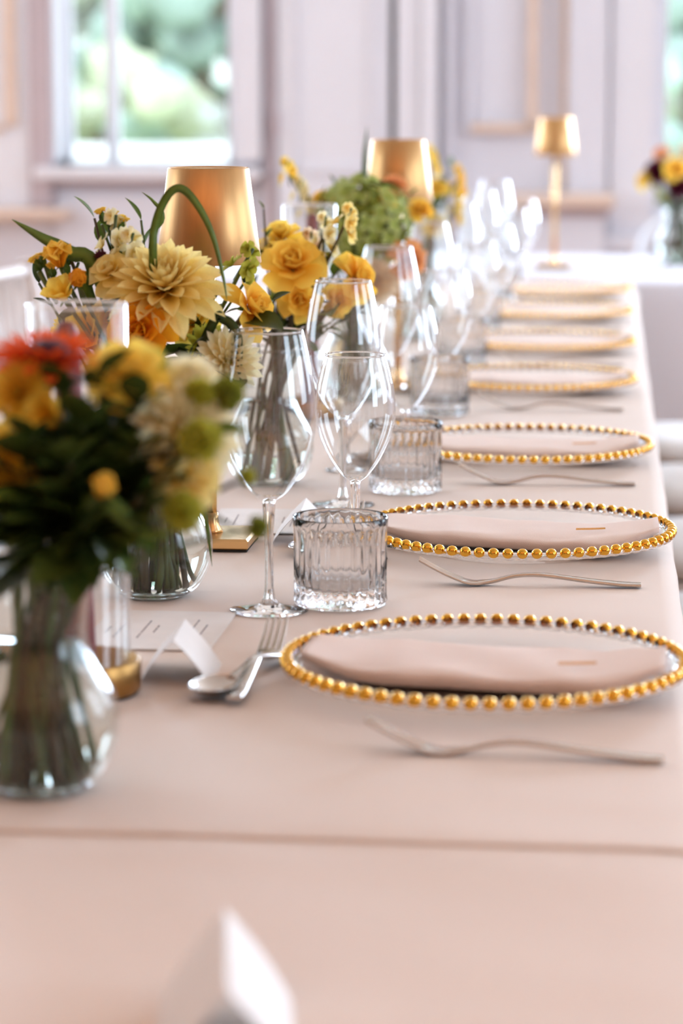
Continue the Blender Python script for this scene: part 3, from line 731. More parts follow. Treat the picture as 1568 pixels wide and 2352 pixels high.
def leaf_on(root, P, d, L, W, mat, rnd, curl=-.4):
    vs, fs, at = petal('leaf', W, curl, .25, .03, rnd.randrange(3))
    M = Matrix.Translation(P) @ Vector(d).normalized().to_track_quat('Y', 'Z').to_matrix().to_4x4() @ Matrix.Rotation(rnd.uniform(-.5, .5), 4, 'Y') @ Matrix.Scale(L, 4)
    k = ('leaf', W, curl, .25, .03, rnd.randrange(3))
    return link('leaf', petal_mesh(k, mat), None, root, M=M)
def flower(bk, kind, head, face, size, mat, label, name, cat='flower', detail=False, leaves=1, grp=None, seed=0):
    b = BQ[bk]; rnd = random.Random(seed*77+hsh(round(head[0], 3), kind) % 999); head = Vector(head)
    t = thing(name, label, cat, b.o, 0, grp); h = head-b.o
    pts = stem_pts(b, head, rnd); rs = max(.0016, min(.0038, size*.06)) if kind != 'sprig' else .0013
    Fm = Matrix.Translation(h) @ face_rot(face)
    MB().tube(pts, rs, 6).build('stem', 'stem' if rnd.random() < .75 else 'stem_brown', t)
    lm = 'leaf' if rnd.random() < .5 else 'leaf_dark'
    for k in range(leaves):
        i = rnd.randrange(11, 15); q = rnd.uniform(0, TAU)
        leaf_on(t, pts[i], (math.cos(q), math.sin(q), rnd.uniform(-.1, .6)), rnd.uniform(.045, .075), rnd.uniform(.22, .32), lm, rnd)
    Rr = size/2
    bl = bloom_list(kind, Rr, mat, rnd)
    if bl:
        if detail:
            for key, M, m in bl: link('petal', petal_mesh(key, m), None, t, M=Fm @ M)
        else:
            mb = MB()
            for key, M, m in bl: mb.add(*petal(*key)[:2], M=Fm @ M, at=petal(*key)[2])
            mb.build('bloom', mat, t)
        if kind in ('dahlia', 'mum', 'rose', 'openrose', 'ranunculus', 'bud', 'freesia', 'gerbera'):
            mb = MB()
            for k in range(5): mb.add(*petal('leaf', .22, -.5, .2, 0., k % 3)[:2], M=Fm @ lay(R(95), TAU*k/5, Rr*.45, 0), at=petal('leaf', .22, -.5, .2, 0., k % 3)[2])
            mb.build('calyx', 'leaf', t)
        if kind == 'gerbera':
            MB().lathe([(0, Rr*.32), (Rr*.2, Rr*.30), (Rr*.3, Rr*.18), (Rr*.2, 0)], 20, M=Fm).build('centre', 'p_burg', t)
        if kind in ('dahlia', 'mum'):
            MB().lathe([(0, Rr*.20), (Rr*.10, Rr*.18), (Rr*.16, Rr*.06), (Rr*.1, 0)], 14, M=Fm).build('centre', 'p_lime', t)
    elif kind == 'stock':                       # spike of ruffled florets
        n = max(5, int(size/.011)); ax = Vector(face).normalized()
        for k in range(n):
            q = k/max(1, n-1); p = h+ax*size*(q-.5); a = GA*k; sd = ax.orthogonal().normalized(); sd = (Matrix.Rotation(a, 3, ax) @ sd)
            mb = MB(); fr = .016*(1-.45*q); F2 = Matrix.Translation(p+sd*fr*.6) @ face_rot(sd+ax*.4)
            for j in range(7): kk = ('round', .55, -.3, .2, .14, j % 4); mb.add(*petal(*kk)[:2], M=F2 @ lay(R(35 if j < 3 else 68), GA*j, fr*(.7 if j < 3 else 1)), at=petal(*kk)[2])
            mb.build('floret', mat, t)
        MB().tube([h-ax*size*.6, h+ax*size*.52], .0016, 6).build('spike', 'stem', t)
    elif kind == 'statice':                     # cups of small yellow tubes held in green bracts
        ax = Vector(face).normalized(); n = 4
        for k in range(n):
            q = rnd.uniform(0, TAU); sd = Matrix.Rotation(GA*k+q*.2, 3, ax) @ ax.orthogonal().normalized(); p = h+sd*size*.30*(k > 0)+ax*rnd.uniform(-.006, .006)
            F2 = Matrix.Translation(p) @ face_rot(ax+sd*.35)
            br = MB()
            for j in range(4): kk = ('leaf', .34, .25, .4, 0., j % 3); br.add(*petal(*kk)[:2], M=F2 @ Matrix.Translation((0, 0, -size*.32)) @ lay(R(20), TAU*j/4+q, size*.36), at=petal(*kk)[2])
            bo = br.build('bract', 'leaf', t)
            fl = MB()
            for j in range(6):
                a = TAU*j/6; c = Matrix.Translation((size*.10*math.cos(a)*(j > 0), size*.10*math.sin(a)*(j > 0), 0))
                for i in range(5): kk = ('round', .42, -.5, .4, .05, i % 3); fl.add(*petal(*kk)[:2], M=F2 @ c @ lay(R(22), TAU*i/5, size*.13), at=petal(*kk)[2])
            fl.build('florets', mat, bo)
            MB().tube([h-ax*size*1.2, p-ax*size*.30], .0016, 5).build('branch', 'stem', t)
    elif kind == 'hydrangea':
        N = 120
        for k in range(N):
            zc = 1-1.55*(k+.5)/N; rr = math.sqrt(max(0, 1-zc*zc)); n = Vector((rr*math.cos(GA*k), rr*math.sin(GA*k), zc))
            wn = (face_rot(face).to_3x3() @ n); p = h+wn*Rr*(1+.06*rnd.uniform(-1, 1))
            F2 = Matrix.Translation(p) @ face_rot(wn+Vector((rnd.uniform(-.3, .3), rnd.uniform(-.3, .3), rnd.uniform(-.3, .3)))); mb = MB()
            if k % 12 == 0 or k == 0: pass
            for j in range(4): kk = ('round', .5, -.25, .15, .05, j % 3); mb.add(*petal(*kk)[:2], M=F2 @ Matrix.Rotation(rnd.random(), 4, 'Z') @ lay(R(74), TAU*j/4, Rr*.21), at=petal(*kk)[2])
            mb.build('floret', mat if k % 5 else 'p_green', t)
        core = MB().lathe([(0, Rr*.8), (Rr*.5, Rr*.62), (Rr*.78, 0), (Rr*.5, -Rr*.5), (0, -Rr*.6)], 18, M=Fm); core.build('flower_head_core', 'leaf_dark', t)
    elif kind in ('button', 'scabiosa'):
        mb = MB(); N = 70 if kind == 'button' else 46
        for k in range(N):
            zc = 1-1.7*(k+.5)/N; rr = math.sqrt(max(0, 1-zc*zc)); n = Vector((rr*math.cos(GA*k), rr*math.sin(GA*k), zc)); kk = ('round' if kind == 'button' else 'point', .4 if kind == 'button' else .2, .4, .3, 0., k % 3)
            mb.add(*petal(*kk)[:2], M=Fm @ face_rot(n) @ Matrix.Translation((0, 0, Rr*.45)) @ lay(R(rnd.uniform(5, 30)), rnd.uniform(0, 6), Rr*.6), at=petal(*kk)[2])
        mb.lathe([(0, Rr*.7), (Rr*.5, Rr*.5), (Rr*.7, 0), (Rr*.5, -Rr*.5), (0, -Rr*.7)], 14, M=Fm); mb.build('flower_head', mat, t)
    elif kind == 'sprig':                       # leafy twig
        n = max(4, int(size/(.008 if bk == 'a' else .012))); tip = h; base = pts[-8]; ax = (tip-base).normalized()
        for k in range(n):
            q = k/(n-1); p = base.lerp(tip, .25+.75*q); sd = Matrix.Rotation(GA*k*1.3, 3, ax) @ ax.orthogonal().normalized()
            leaf_on(t, p, sd*(1.1-.6*q)+ax*(.5+.9*q), size*rnd.uniform(.42, .6)*(1.15 if bk == 'a' else 1)*(1-.35*q), rnd.uniform(.22, .30), mat, rnd)
    return t
def blade(bk, pts, wid, mat, label, name='grass_blade'):
    b = BQ[bk]; P = crom([Vector(p)-b.o for p in pts], 6); vs = []; fs = []; at = []; n = len(P)
    for i, p in enumerate(P):
        q = i/(n-1); tg = (P[min(i+1, n-1)]-P[max(i-1, 0)]).normalized(); sd = tg.cross(Vector((.25, -1, .1))).normalized()
        w_ = wid/2*min(1, .45+q*3)*max(.04, 1-max(0, (q-.55)/.45)**1.6); nn = sd.cross(tg).normalized()
        vs += [p-sd*w_, p-nn*w_*.35, p+sd*w_, p-nn*(w_*.35-.0006)+nn*.0004]; at += [q]*4
    for i in range(n-1):
        a = i*4
        for k in range(4): l = (k+1) % 4; fs.append((a+k, a+l, a+4+l, a+4+k))
    o = MB().add(vs, fs, at=at).build(name, mat, None, True, b.o)
    return tag(o, label, 'leaf')
vase('a', -0.389, 1.718, 0.75, 1.0, 'clear round bellied glass vase closest to the camera at the left edge')
vase('b', -0.433, 2.415, 0.75, 1.0, 'clear round bellied glass vase second from the front, behind the brass candle cup')
vase('c', -0.42, 3.127, 0.75, 1.0, 'clear round bellied glass vase seen through the tallest front wine glass')
vase('d', -0.405, 4.0, 0.75, 1.0, 'clear round bellied glass vase under the green hydrangea')
vase('e', -0.385, 5.0, 0.75, 1.0, 'clear round bellied glass vase of yellow stocks at the far end of the long table')
vase('f', 0.15, 7.16, 0.752, 1.15, 'clear round bellied glass vase on the far white table at the right edge')
flower('a', 'gerbera', (-0.373, 1.698, 1.042), (0.05, -0.13, 1), 0.1, 'p_red', 'flat red orange gerbera on top of the front bouquet', 'gerbera', 'flower', False, 1, seed=0)
flower('a', 'mum', (-0.386, 1.668, 1.026), (-0.2, -0.8, 0.6), 0.052, 'p_mum', 'deep yellow chrysanthemum below the red gerbera', 'chrysanthemum', 'flower', False, 1, seed=1)
flower('a', 'rose', (-0.32, 1.688, 1.032), (0.25, -0.6, 0.75), 0.048, 'p_lemon', 'lemon yellow rose beside the red gerbera in the front bouquet', 'rose', 'flower', False, 1, seed=2)
flower('a', 'dahlia', (-0.281, 1.688, 1.001), (0.55, -0.75, 0.45), 0.08, 'p_white', 'large cream dahlia on the right side of the front bouquet', 'dahlia', 'flower', False, 2, seed=3)
flower('a', 'openrose', (-0.284, 1.718, 1.027), (0.4, -0.5, 0.8), 0.05, 'p_white', 'cream rose at the upper right of the front bouquet', 'rose', 'flower', False, 1, seed=4)
flower('a', 'openrose', (-0.278, 1.673, 0.971), (0.6, -0.8, 0.1), 0.048, 'p_cream', 'pale cream rose low on the right of the front bouquet', 'rose', 'flower', False, 1, seed=5)
flower('a', 'dahlia', (-0.397, 1.658, 0.983), (-0.45, -0.85, 0.2), 0.06, 'p_lemon', 'golden dahlia cut by the left edge of the picture', 'dahlia', 'flower', False, 1, seed=6)
flower('a', 'bud', (-0.328, 1.633, 0.97), (0.45, -0.65, 0.35), 0.017, 'p_rose', 'small yellow rosebud among dark leaves of the front bouquet', 'rose_bud', 'flower', False, 2, seed=7)
flower('a', 'button', (-0.306, 1.708, 1.043), (0.2, -0.5, 0.85), 0.022, 'p_lime', 'green button flower beside the lemon rose', 'button_chrysanthemum', 'flower', False, 0, seed=8)
flower('a', 'button', (-0.272, 1.688, 1.025), (0.4, -0.7, 0.5), 0.023, 'p_lime', 'green button flower on the cream rose, upper right of the front bouquet', 'button_chrysanthemum', 'flower', False, 0, seed=9)
flower('a', 'button', (-0.255, 1.698, 1.024), (0.8, -0.5, 0.4), 0.024, 'p_green', 'dark green button flower at the right rim of the front bouquet', 'button_chrysanthemum', 'flower', False, 0, seed=10)
flower('a', 'button', (-0.264, 1.643, 1.001), (0.4, -0.9, 0.2), 0.03, 'p_lime', 'largest green button flower, in front of the cream dahlia', 'button_chrysanthemum', 'flower', False, 0, seed=11)
flower('a', 'button', (-0.276, 1.643, 0.955), (0.5, -0.9, 0.0), 0.028, 'p_lime', 'green button flower hanging low over the vase mouth', 'button_chrysanthemum', 'flower', False, 0, seed=12)
flower('a', 'button', (-0.234, 1.688, 0.938), (0.9, -0.3, -0.2), 0.016, 'p_green', 'small green bud dangling in front of the lamp base', 'button_chrysanthemum', 'flower', False, 0, seed=13)
flower('a', 'button', (-0.242, 1.698, 0.97), (0.9, -0.3, 0.2), 0.012, 'p_lime', 'tiny green bud in front of the tallest wine glass', 'button_chrysanthemum', 'flower', False, 0, seed=14)
flower('a', 'freesia', (-0.364, 1.658, 1.012), (-0.1, -0.9, 0.4), 0.03, 'p_mum', 'small golden flower under the red gerbera', 'freesia', 'flower', False, 1, seed=15)
flower('a', 'sprig', (-0.333, 1.668, 1.037), (0, -0.75, 0.65), 0.075, 'leaf_dark', 'dark leafy sprig rising just right of the gerbera', 'leaf_sprig', 'leaf sprig', False, 0, seed=16)
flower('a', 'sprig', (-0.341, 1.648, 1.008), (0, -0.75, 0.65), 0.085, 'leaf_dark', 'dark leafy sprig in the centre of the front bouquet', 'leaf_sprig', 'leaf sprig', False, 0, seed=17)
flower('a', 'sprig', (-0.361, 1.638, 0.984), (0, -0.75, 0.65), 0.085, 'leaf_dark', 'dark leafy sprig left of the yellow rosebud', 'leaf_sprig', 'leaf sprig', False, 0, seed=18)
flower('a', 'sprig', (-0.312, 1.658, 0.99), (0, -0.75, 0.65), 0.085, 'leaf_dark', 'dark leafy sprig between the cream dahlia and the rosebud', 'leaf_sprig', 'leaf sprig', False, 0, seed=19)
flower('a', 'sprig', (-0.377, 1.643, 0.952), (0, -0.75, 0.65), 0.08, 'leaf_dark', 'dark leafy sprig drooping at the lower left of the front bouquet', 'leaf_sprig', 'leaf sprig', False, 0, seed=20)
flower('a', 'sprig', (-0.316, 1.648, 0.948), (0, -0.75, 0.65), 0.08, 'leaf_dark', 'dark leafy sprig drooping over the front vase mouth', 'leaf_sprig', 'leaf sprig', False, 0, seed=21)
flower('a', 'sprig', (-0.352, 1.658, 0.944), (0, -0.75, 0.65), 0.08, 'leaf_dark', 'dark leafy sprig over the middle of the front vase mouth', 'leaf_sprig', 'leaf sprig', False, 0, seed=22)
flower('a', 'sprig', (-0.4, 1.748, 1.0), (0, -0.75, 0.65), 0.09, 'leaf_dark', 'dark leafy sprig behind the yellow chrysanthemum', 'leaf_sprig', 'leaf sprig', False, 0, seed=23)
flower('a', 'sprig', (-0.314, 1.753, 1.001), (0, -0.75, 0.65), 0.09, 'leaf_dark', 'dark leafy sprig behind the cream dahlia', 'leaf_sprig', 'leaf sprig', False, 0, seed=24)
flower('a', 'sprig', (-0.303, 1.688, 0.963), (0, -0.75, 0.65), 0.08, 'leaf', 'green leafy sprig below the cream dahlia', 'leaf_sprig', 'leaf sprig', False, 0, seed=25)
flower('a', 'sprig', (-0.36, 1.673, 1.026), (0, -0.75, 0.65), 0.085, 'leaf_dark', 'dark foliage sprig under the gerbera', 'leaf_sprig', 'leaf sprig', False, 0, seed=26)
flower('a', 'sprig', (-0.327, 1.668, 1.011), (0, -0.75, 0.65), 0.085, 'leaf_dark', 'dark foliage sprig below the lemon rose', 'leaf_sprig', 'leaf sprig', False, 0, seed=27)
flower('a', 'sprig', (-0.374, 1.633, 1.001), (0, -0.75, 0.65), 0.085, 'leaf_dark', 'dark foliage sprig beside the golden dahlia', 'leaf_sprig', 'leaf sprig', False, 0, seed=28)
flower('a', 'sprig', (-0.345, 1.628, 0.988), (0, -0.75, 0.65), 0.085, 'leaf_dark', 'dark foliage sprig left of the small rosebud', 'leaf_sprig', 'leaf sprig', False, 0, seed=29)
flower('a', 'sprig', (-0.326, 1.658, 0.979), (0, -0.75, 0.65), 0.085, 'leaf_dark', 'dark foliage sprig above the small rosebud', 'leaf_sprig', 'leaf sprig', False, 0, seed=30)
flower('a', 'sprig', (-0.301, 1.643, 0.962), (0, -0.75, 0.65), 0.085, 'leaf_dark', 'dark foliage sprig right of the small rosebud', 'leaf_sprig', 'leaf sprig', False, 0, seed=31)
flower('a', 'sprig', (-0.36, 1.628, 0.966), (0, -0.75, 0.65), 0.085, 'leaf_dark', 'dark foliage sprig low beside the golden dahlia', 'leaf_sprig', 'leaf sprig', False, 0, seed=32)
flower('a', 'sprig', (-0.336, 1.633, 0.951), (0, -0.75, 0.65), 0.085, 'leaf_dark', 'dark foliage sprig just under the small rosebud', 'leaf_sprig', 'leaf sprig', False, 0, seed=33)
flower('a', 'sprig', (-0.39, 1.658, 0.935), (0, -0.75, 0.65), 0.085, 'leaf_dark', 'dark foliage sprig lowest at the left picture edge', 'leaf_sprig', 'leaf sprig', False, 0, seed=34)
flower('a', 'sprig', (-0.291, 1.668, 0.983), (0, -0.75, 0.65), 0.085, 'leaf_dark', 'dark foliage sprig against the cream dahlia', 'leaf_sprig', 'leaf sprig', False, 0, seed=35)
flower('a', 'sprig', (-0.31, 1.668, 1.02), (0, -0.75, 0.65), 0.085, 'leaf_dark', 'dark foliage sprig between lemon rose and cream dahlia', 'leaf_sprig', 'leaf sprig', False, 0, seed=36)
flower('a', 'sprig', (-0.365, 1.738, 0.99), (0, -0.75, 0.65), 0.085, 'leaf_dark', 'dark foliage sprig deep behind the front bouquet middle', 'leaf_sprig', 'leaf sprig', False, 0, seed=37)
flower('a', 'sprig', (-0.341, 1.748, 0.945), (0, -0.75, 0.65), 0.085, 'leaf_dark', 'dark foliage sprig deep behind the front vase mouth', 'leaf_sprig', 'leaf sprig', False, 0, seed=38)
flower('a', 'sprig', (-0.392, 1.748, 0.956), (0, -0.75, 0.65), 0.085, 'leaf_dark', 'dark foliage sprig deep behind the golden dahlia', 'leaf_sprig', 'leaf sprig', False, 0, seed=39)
flower('b', 'dahlia', (-0.41, 2.365, 1.041), (0.02, -0.52, 0.86), 0.118, 'p_cream', 'big pale yellow dahlia facing the camera in front of the lamp shade', 'dahlia', 'flower', True, 0, seed=40)
flower('b', 'rose', (-0.429, 2.34, 1.002), (-0.05, -0.9, 0.35), 0.052, 'p_roseo', 'orange yellow rose under the big pale dahlia', 'rose', 'flower', True, 1, seed=41)
flower('b', 'openrose', (-0.341, 2.405, 1.02), (0.8, -0.35, 0.45), 0.058, 'p_rose', 'golden rose spreading to the right of the big dahlia', 'rose', 'flower', True, 1, seed=42)
flower('b', 'mum', (-0.355, 2.37, 0.976), (0.35, -0.92, 0.15), 0.066, 'p_white', 'cream chrysanthemum facing right beside the front wine glass', 'chrysanthemum', 'flower', True, 1, seed=43)
flower('b', 'bud', (-0.509, 2.375, 1.06), (-0.15, -0.3, 1), 0.027, 'p_rose', 'upper yellow ranunculus bud at the left of the bouquet', 'ranunculus_bud', 'flower', False, 0, seed=44)
flower('b', 'ranunculus', (-0.491, 2.365, 1.045), (0.1, -0.65, 0.7), 0.032, 'p_roseo', 'round orange ranunculus under the yellow bud', 'ranunculus', 'flower', True, 0, seed=45)
flower('b', 'freesia', (-0.503, 2.365, 1.03), (-0.2, -0.6, 0.7), 0.034, 'p_lemon', 'lemon freesia low on the left behind the chimney rim', 'freesia', 'flower', True, 0, seed=46)
flower('b', 'freesia', (-0.483, 2.395, 0.994), (-0.3, -0.7, 0.3), 0.045, 'p_rose', 'golden freesia seen through the glass chimney', 'freesia', 'flower', True, 0, seed=47)
flower('b', 'statice', (-0.527, 2.385, 1.064), (-0.25, -0.2, 1), 0.034, 'p_lemon', 'yellow statice sprig with green bracts at the far left', 'statice', 'flower', False, 0, seed=48)
flower('b', 'statice', (-0.509, 2.415, 1.067), (0.1, -0.2, 1), 0.03, 'p_lemon', 'yellow statice sprig behind the ranunculus bud', 'statice', 'flower', False, 0, seed=49)
flower('b', 'statice', (-0.468, 2.415, 1.106), (0.0, -0.15, 1), 0.036, 'p_lemon', 'tall yellow statice sprig left of the lamp shade', 'statice', 'flower', False, 0, seed=50)
flower('b', 'stock', (-0.465, 2.405, 1.086), (0.15, -0.2, 1), 0.04, 'p_white', 'cream stock blossom on the tall stem left of the lamp shade', 'stock', 'flower', False, 0, seed=51)
flower('b', 'stock', (-0.449, 2.395, 1.076), (0.3, -0.3, 0.9), 0.03, 'p_white', 'small cream stock blossom above the big dahlia', 'stock', 'flower', False, 0, seed=52)
flower('b', 'openrose', (-0.463, 2.38, 1.053), (-0.2, -0.7, 0.7), 0.044, 'p_cream', 'pale cream blossom tucked left of the big dahlia', 'alstroemeria', 'flower', True, 0, seed=53)
flower('b', 'scabiosa', (-0.476, 2.395, 1.069), (-0.1, -0.4, 0.9), 0.013, 'p_burg', 'tiny dark burgundy scabiosa left of the big dahlia', 'scabiosa', 'flower', False, 0, seed=54)
flower('b', 'stock', (-0.347, 2.425, 1.061), (0.45, -0.3, 0.7), 0.034, 'p_lime', 'small lime green cluster under the lamp shade', 'bupleurum', 'flower', False, 0, seed=55)
flower('b', 'sprig', (-0.32, 2.415, 1.028), (0.4, -0.5, 0.7), 0.06, 'leaf_dark', 'dark leafy sprig right of the golden rose under the lamp', 'leaf_sprig', 'leaf sprig', False, 0, seed=56)
flower('b', 'sprig', (-0.511, 2.405, 1.047), (0, -0.75, 0.65), 0.06, 'leaf', 'green leafy sprig at the left of the second bouquet', 'leaf_sprig', 'leaf sprig', False, 0, seed=57)
flower('b', 'sprig', (-0.447, 2.435, 1.08), (0, -0.75, 0.65), 0.055, 'leaf', 'green leafy sprig behind the cream stock', 'leaf_sprig', 'leaf sprig', False, 0, seed=58)
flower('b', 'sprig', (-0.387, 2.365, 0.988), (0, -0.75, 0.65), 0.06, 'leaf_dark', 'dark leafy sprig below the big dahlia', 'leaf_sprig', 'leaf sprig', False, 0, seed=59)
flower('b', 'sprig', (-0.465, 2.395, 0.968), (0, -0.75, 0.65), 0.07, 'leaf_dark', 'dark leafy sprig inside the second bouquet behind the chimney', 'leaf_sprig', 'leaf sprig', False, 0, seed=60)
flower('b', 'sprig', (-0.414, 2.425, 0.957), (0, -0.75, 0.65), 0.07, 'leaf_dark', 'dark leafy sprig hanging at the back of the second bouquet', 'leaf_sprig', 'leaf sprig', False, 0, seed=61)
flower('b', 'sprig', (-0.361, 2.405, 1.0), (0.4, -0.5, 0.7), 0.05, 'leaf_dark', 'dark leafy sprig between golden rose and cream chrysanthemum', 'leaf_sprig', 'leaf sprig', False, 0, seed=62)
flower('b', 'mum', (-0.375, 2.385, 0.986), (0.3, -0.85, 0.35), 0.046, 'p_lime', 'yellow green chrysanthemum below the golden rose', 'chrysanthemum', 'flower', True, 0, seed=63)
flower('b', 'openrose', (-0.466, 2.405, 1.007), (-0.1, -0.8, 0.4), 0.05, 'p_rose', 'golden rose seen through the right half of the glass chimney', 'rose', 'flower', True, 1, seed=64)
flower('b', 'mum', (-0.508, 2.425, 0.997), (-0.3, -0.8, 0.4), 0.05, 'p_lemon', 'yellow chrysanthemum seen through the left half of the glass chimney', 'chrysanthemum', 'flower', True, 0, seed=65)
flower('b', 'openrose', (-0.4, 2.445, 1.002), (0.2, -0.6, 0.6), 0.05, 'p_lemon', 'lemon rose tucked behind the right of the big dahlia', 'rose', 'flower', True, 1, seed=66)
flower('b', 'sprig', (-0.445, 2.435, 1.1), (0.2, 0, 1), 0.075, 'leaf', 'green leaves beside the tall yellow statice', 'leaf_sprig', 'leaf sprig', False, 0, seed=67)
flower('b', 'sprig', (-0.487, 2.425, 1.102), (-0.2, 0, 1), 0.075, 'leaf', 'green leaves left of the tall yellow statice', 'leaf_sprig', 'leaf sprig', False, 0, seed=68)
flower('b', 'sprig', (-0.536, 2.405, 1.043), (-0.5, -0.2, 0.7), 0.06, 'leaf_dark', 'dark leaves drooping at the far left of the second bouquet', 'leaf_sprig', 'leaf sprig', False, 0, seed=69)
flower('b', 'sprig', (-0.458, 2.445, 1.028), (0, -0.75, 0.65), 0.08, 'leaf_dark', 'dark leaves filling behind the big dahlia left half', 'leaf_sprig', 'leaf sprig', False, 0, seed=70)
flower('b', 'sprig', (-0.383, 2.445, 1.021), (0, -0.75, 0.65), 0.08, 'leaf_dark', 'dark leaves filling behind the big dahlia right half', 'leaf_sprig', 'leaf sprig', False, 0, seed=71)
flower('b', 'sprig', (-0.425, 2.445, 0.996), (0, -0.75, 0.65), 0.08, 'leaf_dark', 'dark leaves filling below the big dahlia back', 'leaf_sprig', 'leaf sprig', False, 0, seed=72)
flower('c', 'rose', (-0.384, 3.087, 1.009), (0.05, -0.7, 0.7), 0.066, 'p_rose', 'golden rose centred right of the lamp shade, facing the camera', 'rose', 'flower', True, 1, seed=73)
flower('c', 'openrose', (-0.404, 3.147, 1.041), (-0.1, -0.4, 0.9), 0.06, 'p_lemon', 'lemon rose behind the golden rose right of the lamp shade', 'rose', 'flower', True, 1, seed=74)
flower('c', 'openrose', (-0.375, 3.082, 0.975), (0.05, -0.95, 0.15), 0.052, 'p_rose', 'golden rose hanging low over the vase behind the wine glass', 'rose', 'flower', True, 1, seed=75)
flower('c', 'openrose', (-0.314, 3.117, 0.998), (0.75, -0.5, 0.35), 0.06, 'p_rose', 'open golden rose at the right end of the rose bouquet', 'rose', 'flower', True, 1, seed=76)
flower('c', 'openrose', (-0.333, 3.097, 0.974), (0.4, -0.9, 0.2), 0.04, 'p_rose', 'small golden rose seen through the second tall wine glass', 'rose', 'flower', True, 1, seed=77)
flower('c', 'dahlia', (-0.417, 3.137, 1.027), (-0.3, -0.7, 0.6), 0.05, 'p_white', 'cream dahlia peeking out right of the lamp shade', 'dahlia', 'flower', True, 0, seed=78)
flower('c', 'stock', (-0.349, 3.107, 1.052), (0.1, -0.2, 1), 0.04, 'p_white', 'cream stock blossom above the golden roses', 'stock', 'flower', False, 0, seed=79)
flower('c', 'stock', (-0.322, 3.097, 1.068), (0.4, -0.2, 0.9), 0.03, 'p_cream', 'tall greenish cream stock blossom leaning right over the roses', 'stock', 'flower', False, 0, seed=80)
flower('c', 'stock', (-0.369, 3.147, 1.036), (0, -0.3, 1), 0.032, 'p_peach', 'peach stock blossom in front of the second chimney', 'stock', 'flower', False, 0, seed=81)
flower('c', 'statice', (-0.354, 3.107, 1.024), (0.1, -0.4, 0.9), 0.03, 'p_lime', 'lime bupleurum sprig between the golden roses', 'statice', 'flower', False, 0, seed=82)
flower('c', 'stock', (-0.398, 3.097, 0.977), (0.3, -0.5, 0.7), 0.024, 'p_green', 'small green cluster left of the golden rose', 'bupleurum', 'flower', False, 0, seed=83)
flower('c', 'sprig', (-0.385, 3.127, 0.94), (0, -0.75, 0.65), 0.07, 'leaf_dark', 'dark leafy sprig under the golden roses', 'leaf_sprig', 'leaf sprig', False, 0, seed=84)
flower('c', 'sprig', (-0.406, 3.127, 0.934), (0, -0.75, 0.65), 0.07, 'leaf_dark', 'dark leafy sprig left below the golden roses', 'leaf_sprig', 'leaf sprig', False, 0, seed=85)
flower('c', 'sprig', (-0.341, 3.107, 0.947), (0, -0.75, 0.65), 0.07, 'leaf', 'green leafy sprig hanging behind the second tall wine glass', 'leaf_sprig', 'leaf sprig', False, 0, seed=86)
flower('c', 'sprig', (-0.424, 3.127, 1.079), (0, -0.2, 1), 0.038, 'leaf', 'upright green leaf twig right of the lamp shade top', 'leaf_sprig', 'leaf sprig', False, 0, seed=87)
flower('c', 'sprig', (-0.328, 3.127, 1.018), (0, -0.75, 0.65), 0.06, 'leaf', 'green leafy sprig behind the open golden rose', 'leaf_sprig', 'leaf sprig', False, 0, seed=88)
flower('d', 'hydrangea', (-0.39, 3.98, 1.015), (0.0, -0.6, 0.8), 0.145, 'p_hyd', 'green hydrangea head in front of the middle lamp', 'hydrangea', 'flower', False, 0, seed=89)
flower('d', 'rose', (-0.413, 3.94, 1.044), (0, -0.6, 0.8), 0.034, 'p_lemon', 'pale yellow spray rose on top of the hydrangea, left one', 'rose', 'flower', False, 0, seed=90)
flower('d', 'rose', (-0.361, 3.95, 1.049), (0.1, -0.6, 0.8), 0.044, 'p_lemon', 'pale yellow spray rose below the middle lamp shade', 'rose', 'flower', False, 0, seed=91)
flower('d', 'rose', (-0.451, 4.0, 1.048), (-0.2, -0.5, 0.8), 0.036, 'p_rose', 'golden spray rose left of the hydrangea', 'rose', 'flower', False, 0, seed=92)
flower('d', 'rose', (-0.304, 3.98, 1.036), (0.3, -0.6, 0.6), 0.036, 'p_rose', 'golden spray rose right of the hydrangea', 'rose', 'flower', False, 0, seed=93)
flower('d', 'openrose', (-0.345, 4.02, 1.073), (0.1, -0.4, 0.9), 0.046, 'p_orange', 'orange rose in front of the middle lamp shade', 'rose', 'flower', False, 0, seed=94)
flower('d', 'stock', (-0.504, 4.0, 1.095), (-0.1, -0.1, 1), 0.034, 'p_lemon', 'topmost pale yellow stock left of the hydrangea', 'stock', 'flower', False, 0, seed=95)
flower('d', 'stock', (-0.486, 4.0, 1.066), (0.1, -0.1, 1), 0.034, 'p_white', 'cream stock below the topmost one left of the hydrangea', 'stock', 'flower', False, 0, seed=96)
flower('d', 'stock', (-0.472, 3.97, 1.042), (0.1, -0.2, 1), 0.036, 'p_white', 'lowest cream stock above the second chimney rim', 'stock', 'flower', False, 0, seed=97)
flower('d', 'dahlia', (-0.368, 3.91, 0.938), (0.15, -0.9, 0.4), 0.082, 'p_peach', 'soft peach dahlia below the hydrangea', 'dahlia', 'flower', False, 0, seed=98)
flower('d', 'openrose', (-0.318, 3.93, 0.969), (0.5, -0.8, 0.0), 0.06, 'p_orange', 'orange rose drooping right below the hydrangea', 'rose', 'flower', False, 0, seed=99)
flower('d', 'sprig', (-0.433, 4.0, 1.076), (-0.2, 0, 1), 0.055, 'leaf_grey', 'grey green leafy sprig left above the hydrangea', 'leaf_sprig', 'leaf sprig', False, 0, seed=100)
flower('d', 'sprig', (-0.405, 4.02, 1.065), (0, 0, 1), 0.06, 'leaf', 'green leafy sprig above the hydrangea', 'leaf_sprig', 'leaf sprig', False, 0, seed=101)
